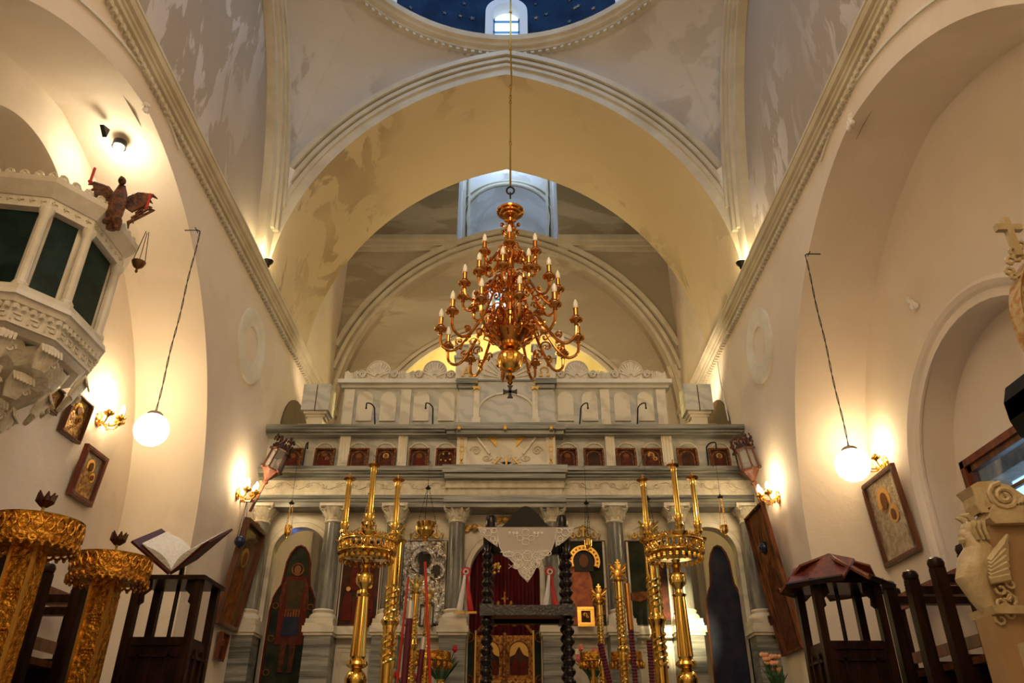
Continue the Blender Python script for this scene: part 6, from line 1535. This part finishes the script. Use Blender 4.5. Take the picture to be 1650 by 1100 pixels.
# ================================================================== LECTERNS
def lectern(loc,rz,lab,book,h=1.38,w_=.35,d_=.28):
    t=thing('lectern',lab,'lectern',loc,rz); hw,hd=w_/2,d_/2
    for sx in (-1,1):
        for sy in (-1,1): b=MB(); b.box(sx*hw-.022,sx*hw+.022,sy*hd-.022,sy*hd+.022,0,h); b.build('corner_post',M_wood,t,smooth=False)
    zt=h-.32
    for (x0,x1,y0,y1) in ((-hw,hw,-hd-.01,-hd+.01),(-hw,hw,hd-.01,hd+.01),(-hw-.01,-hw+.01,-hd,hd),(hw-.01,hw+.01,-hd,hd)):
        b=MB(); b.box(x0,x1,y0,y1,.1,zt); pn=b.build('side_panel',M_wood,t,smooth=False)
        b=MB(); 
        if x1-x0>.1:
            yy=y0-.006 if y0<0 else y1+.006
            for q in (.25,.75): b.bar((x0+(x1-x0)*q,yy,.15),(x0+(x1-x0)*q,yy,zt-.05),.014)
            b.bar((x0+.04,yy,zt-.09),(x1-.04,yy,zt-.09),.014); b.bar((x0+.04,yy,zt-.03),(x1-.04,yy,zt-.03),.012)
        else:
            xx=x0-.006 if x0<0 else x1+.006
            for q in (.3,.7): b.bar((xx,y0+(y1-y0)*q,.15),(xx,y0+(y1-y0)*q,zt-.05),.014)
            b.bar((xx,y0+.04,zt-.09),(xx,y1-.04,zt-.09),.014)
        b.build('panel_moulding',M_wood,pn,smooth=False)
    b=MB(); b.box(-hw,hw,-hd,hd,zt-.01,zt+.01); b.build('shelf',M_wood,t,smooth=False)
    b=MB(); b.box(-hw-.04,hw+.04,-hd-.04,hd+.04,h,h+.025); b.build('top_board',M_wood,t,smooth=False)
    for sx in (-1,1): 
        b=MB(); b.prism([(sx*(hw-.02),h),(sx*(hw-.02),h-.14),(sx*(hw-.045),h-.12),(sx*(hw-.04),h-.08),(sx*(hw-.075),h-.05),(sx*(hw-.07),h)],lambda u,v,k:Vector((u,-hd+.005+k,v)),-.01,.01); b.build('corner_bracket',M_wood,t,smooth=False)
    b=MB(); b.lathe([(.012,zt),(.012,h+.02),(.03,h+.03),(.016,h+.06),(.014,h+.12)],12); b.build('pivot',M_black,t)
    zb_=h+.10
    if book:
        for sg in (-1,1):
            Mx=Matrix.Translation((0,0,zb_+.02))@Matrix.Rotation(R_(26),4,'X')@Matrix.Rotation(-sg*R_(40),4,'Y')
            b=MB(); b.box(0 if sg>0 else -.29,.29 if sg>0 else 0,-.19,.19,-.014,0,Mx); b.build('sloped_rest',mat('dark red leather',(.07,.012,.006),.4,spec=.25),t,smooth=False)
    else:
        # four-sided sloping stand: each desk falls outward
        for k in range(4):
            Mx=Matrix.Translation((0,0,zb_+.10))@Matrix.Rotation(k*PI/2+PI/4,4,'Z')@Matrix.Rotation(R_(38),4,'Y')
            b=MB(); b.prism([(.0,0),(.13,-.19),(.34,-.17),(.34,.17),(.13,.19)],lambda u,v,q,Mx=Mx:Mx@Vector((u,v,q)),0,.014); b.build('desk_leaf',M_red,t,smooth=False)
            b=MB(); b.prism([(.33,-.17),(.35,-.17),(.35,.17),(.33,.17)],lambda u,v,q,Mx=Mx:Mx@Vector((u,v,q)),0,.03); b.build('lip',M_wood,t,smooth=False)
    return t
lectern((-2.0,4.75,0),0,'dark wooden lectern with open book on the left before the stalls',True,h=1.42)
lectern((1.94,4.75,0),0,'dark wooden lectern with four-sided revolving desk at right',False,h=1.40)
# open book on left lectern
bk=thing('open_book','open printed book lying on the left lectern','book',(-2.0,4.75,1.545),0)
bk.scale=(.88,.9,.95)
for sg in (-1,1):
    Mx=Matrix.Rotation(R_(26),4,'X')@Matrix.Rotation(-sg*R_(40),4,'Y')
    b=MB(); A=[];Bq=[]
    for k in range(9):
        q=k/8; x=sg*.265*q; z=.006+.035*math.sin(PI*min(1,q*1.1))*(1-.3*q); A.append((x,-.18,z)); Bq.append((x,.18,z))
    A2=[(p[0],p[1],.0) for p in A]; B2=[(p[0],p[1],.0) for p in Bq]
    A,Bq,A2,B2=[[Mx@Vector(p) for p in L] for L in (A,Bq,A2,B2)]
    b.strip(A,Bq); b.strip(A2,B2); b.strip(A,A2); b.strip(Bq,B2); b.add([A[-1],Bq[-1],B2[-1],A2[-1]],[(0,1,2,3)]); b.build('page_block',M_paper,bk)
# ================================================================== RIGHT WINDOW
wy0,wy1,wz0,wz1=3.62,5.26,H+1.0,H+1.93; Xw=XRa+.24
wn=MB(); f=.05
for (y0,y1,z0,z1) in ((wy0,wy1,wz1-f,wz1),(wy0,wy1,wz0,wz0+f),(wy0,wy0+f,wz0,wz1),(wy1-f,wy1,wz0,wz1),((wy0+wy1)/2-.04,(wy0+wy1)/2+.04,wz0,wz1)): wn.box(Xw-.03,Xw+.06,y0,y1,z0,z1)
wo=wn.build('window_11',M_red,smooth=False); S(wo)
wm_=(wy0+wy1)/2
for a,c in ((wy0+f,wm_-.04),(wm_+.04,wy1-f)):
    b=MB(); e=.045
    for (y0,y1,z0,z1) in ((a,c,wz1-f-e,wz1-f),(a,c,wz0+f,wz0+f+e),(a,a+e,wz0+f,wz1-f),(c-e,c,wz0+f,wz1-f)): b.box(Xw-.01,Xw+.04,y0,y1,z0,z1)
    sa=b.build('sash',M_brown,wo,smooth=False)
    b=MB(); 
    for k in (1,2): zq=wz0+f+(wz1-wz0-2*f)*k/3; b.box(Xw+.0,Xw+.03,a,c,zq-.012,zq+.012)
    b.build('glazing_bar',M_brown,sa,smooth=False)
    b=MB(); b.box(Xw+.012,Xw+.018,a,c,wz0+f,wz1-f); b.build('pane',mat('clear glass',(.85,.92,1),.03,trans=1),sa,smooth=False)
# outer stone reveal and courtyard arch beyond the window
b=MB(); X2=Xw+.75
for (y0,y1,z0,z1) in ((3.0,6.6,wz1+.18,H+3.6),(3.0,6.6,0,wz0),(3.0,4.0,wz0,wz1+.2),(5.0,5.35,wz0,wz1+.2),(6.2,6.6,wz0,wz1+.2)): b.box(X2,X2+.2,y0,y1,z0,z1)
b.box(Xw+.1,X2+.2,3,6.6,H+2.7,H+2.9); b.box(Xw+.1,X2+.2,2.9,3,0,H+2.8); b.box(Xw+.1,X2+.2,6.6,6.7,0,H+2.8); b.box(Xw+.1,X2+.2,3,6.6,0,.1)
S(b.build('wall_courtyard',mat('outer stonework',(.35,.28,.22),.8,col2=(.2,.17,.15),scale=6),smooth=False))
# moulding round the right niche
b=MB(); h=ptd(.95,.90); hp=[]
pth=[(Vector((XRa,4.42-1.02,0)),Vector((-1,0,0)),Vector((0,-1,0))),(Vector((XRa,4.42-1.02,H+1.75)),Vector((-1,0,0)),Vector((0,-1,0)))]
for k in range(25):
    a=PI-PI*k/24; pth.append((Vector((XRa,4.42+1.02*math.cos(a),H+1.75+.97*math.sin(a))),Vector((-1,0,0)),Vector((0,math.cos(a),math.sin(a)))))
pth.append((Vector((XRa,4.42+1.02,0)),Vector((-1,0,0)),Vector((0,1,0))))
b.sweep(pth,[(-.004,-.078),(.015,-.078),(.015,-.02),(.035,.0),(.05,.03),(.035,.06),(-.01,.07)]); S(b.build('trim_6',M_wall,smooth=False))
ck=MB(); random.seed(2)
q=atX(1470,487,XRa-.02)
for k in range(7): ck.sph((q.x,q.y+random.uniform(-.04,.04),q.z+random.uniform(-.06,.05)),.02,6,sz=1.3)
o=ck.build('chipped_moulding',M_white); S(o)
# ================================================================== MARBLE THRONE (right foreground)
Yt=2.9
def TP(px,py): p=atY(px,py,Yt); return (p.x,p.z)
tx=TP(1605,980)[0]; TH_=thing('bishop_throne','carved white marble throne with griffin arm and scroll in the right foreground','throne',(tx+.2,Yt+.25,0))
M_thr=mat('warm carved marble',(.62,.50,.30),.42,col2=(.50,.38,.20),scale=6,bump=.35,bscale=30,bdist=.02)
M_thr2=mat('tan marble panel',(.42,.27,.13),.45,col2=(.36,.22,.10),scale=5)
class TB(MB):
    def build(s,*a,**k): s.v=[Vector((p[0]-tx-.2,p[1]-Yt-.25,p[2])) for p in s.v]; return MB.build(s,*a,**k)
fT=lambda u,v,w_:Vector((u,Yt+w_,v))
for w0,nm in ((0,'far'),(-.62,'near')):
    g=lambda u,v,w_,w0=w0:Vector((u,Yt+w0+w_,v))
    # griffin: head, breast, wing and leg as one skin of lofted tubes
    b=TB(); P=[TP(*p) for p in ((1578,862),(1590,880),(1583,905),(1578,930),(1592,955),(1606,978))]
    b.tube([g(x,z,.05) for x,z in [TP(1592,845)]+P],[.03,.045,.055,.062,.058,.045,.035],12)
    hx,hz=TP(1580,852); b.sph(g(hx,hz,.05),.045,14,sz=1.1); b.sph(g(hx-.035,hz-.012,.05),.026,10); b.sph(g(hx-.048,hz-.03,.05),.018,8)
    for s_ in (-1,1): b.tube([g(hx+.0,hz+.035,.05+s_*.02),g(hx-.02,hz+.06,.05+s_*.025),g(hx-.045,hz+.062,.05+s_*.02)],[.012,.012,.003],6)
    for k in range(3): b.tube([g(hx-.02+.02*k,hz+.03,.0),g(hx-.03+.02*k,hz+.0,-.005),g(hx-.02+.02*k,hz-.04,.0)],.008,5)
    b.build('griffin',M_thr,TH_)
    b=TB()
    for k in range(6):
        A=TP(1594,905+6*k); Bq=TP(1612+2*k,880+10*k); C=TP(1622,862+14*k); b.tube([g(*A,-.002),g(*Bq,-.012),g(*C,-.004)],[.016,.018,.006],6)
    for k in range(10):
        c=TP(1612+8*(k%3),925+9*k*.9); b.tube([g(c[0]+.022*(1-q/10)*math.cos(q*.8+k),c[1]+.022*(1-q/10)*math.sin(q*.8+k),-.004) for q in range(8)],.006,5)
    b.build('wing_and_foliage',M_thr,TH_,kind='stuff')
    b=TB(); b.prism([TP(*p) for p in ((1598,832),(1625,835),(1720,840),(1720,985),(1622,985),(1600,960),(1590,900))],g,.012,.10); b.build('arm_panel',M_thr2,TH_,smooth=False)
    b=TB(); b.prism([TP(*p) for p in ((1592,826),(1720,832),(1720,842),(1600,845),(1590,836))],g,-.02,.12); b.prism([TP(*p) for p in ((1598,812),(1720,818),(1720,832),(1592,826))],g,-.005,.11); b.build('arm_moulding',M_thr,TH_,smooth=False)
    b=TB(); b.prism([TP(*p) for p in ((1563,783),(1575,776),(1600,774),(1625,781),(1650,797),(1720,815),(1720,826),(1606,822),(1598,815),(1585,822),(1578,808),(1574,795))],g,.0,.11); b.build('scroll_top',M_thr,TH_,smooth=False)
    c=TP(1617,800); b=TB(); b.tube([g(c[0]+.062*(1-q/24)*math.cos(q*.6+1.6),c[1]+.055*(1-q/24)*math.sin(q*.6+1.6),-.004) for q in range(22)],.010,6)
    for k in range(4): b.tube([g(*TP(1637+5*k,812-2*k),-.002),g(*TP(1650+5*k,800+3*k),-.004)],[.012,.006],5)
    b.build('volute',M_thr,TH_)
    b=TB()
    for k in range(5): b.tube([g(*TP(x_+2.5*k,y_),-.004) for x_,y_ in ((1567,786),(1572,800),(1574,812),(1582,826))],.006,5)
    b.build('fluting',M_thr,TH_)
    b=TB(); b.prism([TP(*p) for p in ((1592,977),(1720,977),(1720,990),(1598,990))],g,-.03,.14); b.build('plinth_moulding',M_thr,TH_,smooth=False)
    x0,_=TP(1600,1000); b=TB(); b.box(x0,x0+.6,Yt+w0-.0,Yt+w0+.11,0,TP(1600,990)[1]); b.build('base',M_thr2,TH_,smooth=False)
x0=TP(1600,1000)[0]; b=TB(); b.box(x0+.06,x0+.6,Yt-.5,Yt,.3,TP(1600,990)[1]-.1); b.build('seat',M_thr,TH_,smooth=False)
b=TB(); xb=x0+.55; b.box(xb,xb+.1,Yt-.62,Yt+.1,0,1.72); b.build('backrest',M_thr,TH_,smooth=False)
# canopy frame with cross
cz=zy(500,Yt); 
M_thg=mat('gilded marble frame',(.55,.40,.20),.45,col2=(.42,.20,.04),scale=22,lo=.45,hi=.58,bump=.5,bscale=40)
xa=TP(1650,500)[0]
b=TB(); cx_,czc=xa+.36,zy(520,Yt); 
ringv=lambda r,w0: [ (cx_+r*math.cos(a),czc+1.15*r*math.sin(a)) for a in [2*PI*k/40 for k in range(40)]]
b.sweep([(Vector((cx_+.31*math.cos(a),Yt+.05,czc+.40*math.sin(a))),Vector((0,-1,0)),Vector((math.cos(a),0,math.sin(a)))) for a in [2*PI*k/48 for k in range(48)]],[(-.04,-.06),(.03,-.06),(.045,-.045),(.03,-.02),(.03,.04),(.045,.055),(-.04,.06)],closed=True); b.build('oval_frame',M_thg,TH_)
b=TB()
for k in range(30):
    a=R_(100)+R_(170)*k/30; c=Vector((cx_+.325*math.cos(a),Yt+.015,czc+.42*math.sin(a))); b.tube([c+Vector((.018*(1-q/9)*math.cos(q*.8+a),0,.018*(1-q/9)*math.sin(q*.8+a))) for q in range(7)],.005,5)
b.build('painted_scroll',M_goldp,TH_,kind='stuff')
b=TB(); b.prism([(cx_+.26*math.cos(a),czc+.34*math.sin(a)) for a in [2*PI*k/32 for k in range(32)]],fT,.06,.08); b.build('dark_mirror',M_black,TH_,smooth=False)
b=TB(); 
for px,py,r_ in ((1640,400,.03),(1634,415,.028),(1632,432,.025),(1646,410,.03),(1650,390,.03),(1640,440,.02)):
    x,z=TP(px,py); b.tube([Vector((x+r_*(1-q/12)*math.cos(q*.7),Yt+.03,z+r_*(1-q/12)*math.sin(q*.7))) for q in range(10)],.010,6)
b.build('scroll_crest',M_thr,TH_)
b=TB(); A=TP(1642,398); Cc=TP(1622,345); ctr=TP(1630,362); 
dx=Vector((0.0,0,1)); 
b.bar(Vector((ctr[0],Yt+.03,ctr[1]-.16)),Vector((ctr[0],Yt+.03,ctr[1]+.06)),.030,.03); b.bar(Vector((ctr[0]-.06,Yt+.028,ctr[1]+.002)),Vector((ctr[0]+.06,Yt+.028,ctr[1]+.002)),.028,.034); b.build('cross',M_thr,TH_,smooth=False)
b=TB(); b.box(cx_-.04,cx_+.3,Yt+.02,Yt+.08,1.7,czc-.3); b.build('canopy_support',M_thr,TH_,smooth=False)
# black loudspeaker on a pole
ps=atY(1614,640,2.1)+Vector((.15,0,0)); t=thing('loudspeaker','black rounded loudspeaker on a pole at the right edge before throne','loudspeaker',(ps.x,1.9,0))
zt_,zb_=zy(560,1.9),zy(714,2.1)
b=MB(); hw=.15; e=.05
b.prism([(-hw,zb_+e*1.4),(-hw+e*.3,zb_+e*.4),(-hw+e*1.1,zb_),(hw-e,zb_),(hw,zb_+e),(hw,zt_-e),(hw-e,zt_),(-hw+e*1.3,zt_),(-hw+e*.4,zt_-e*.6),(-hw,zt_-e*1.6)],lambda u,v,w_:Vector((u,w_,v)),-.02,.20)
for k in range(9):
    zq=zb_+.04+(zt_-zb_-.08)*k/8; b.box(-hw+.03,hw-.03,-.028,-.02,zq-.004,zq+.004); b.build('cabinet',mat('black speaker cabinet',(.006,.009,.014),.6),t,smooth=False)
b=MB(); b.lathe([(.2,0),(.2,.02),(.02,.04),(.018,zb_)],16); b.build('stand',M_iron,t)
# ================================================================== GROUPS OF REPEATS
GR={'candle_stand':'tall brass candle stands before the screen','globe_lamp':'hanging globe lamps of the nave','wall_sconce':'gilt wall lamps','oil_lamp':'hanging oil lamps before the screen','marble_block':'marble blocks on the screen ends','lamp_hook':'bent lamp hooks on the screen cornices','large_icon':'large icons of the screen','side_door':'side doors of the screen','brass_pole':'spiral brass pole candlesticks','wrapped_candle':'burgundy wrapped candles','red_taper':'red tapers','gilt_tray':'small gilt trays','flower_bunch':'flowers by the screen','ribbon_rosette':'ribbon rosettes','wall_icon':'icons on the side walls','framed_picture':'framed pictures on the side walls','glass_lamp':'dark glass lamps','processional_lantern':'processional lanterns','sand_candle_stand':'gold candle trays on square shafts','choir_stalls':'choir stalls','lectern':'wooden lecterns','uplighter':'corner uplighters','bracket_bar':'bracket bars'}
for o in sc.objects:
    n=o.name.split('.')[0]
    if o.parent is None and 'label' in o and n in GR and 'group' not in o: o['group']=GR[n]
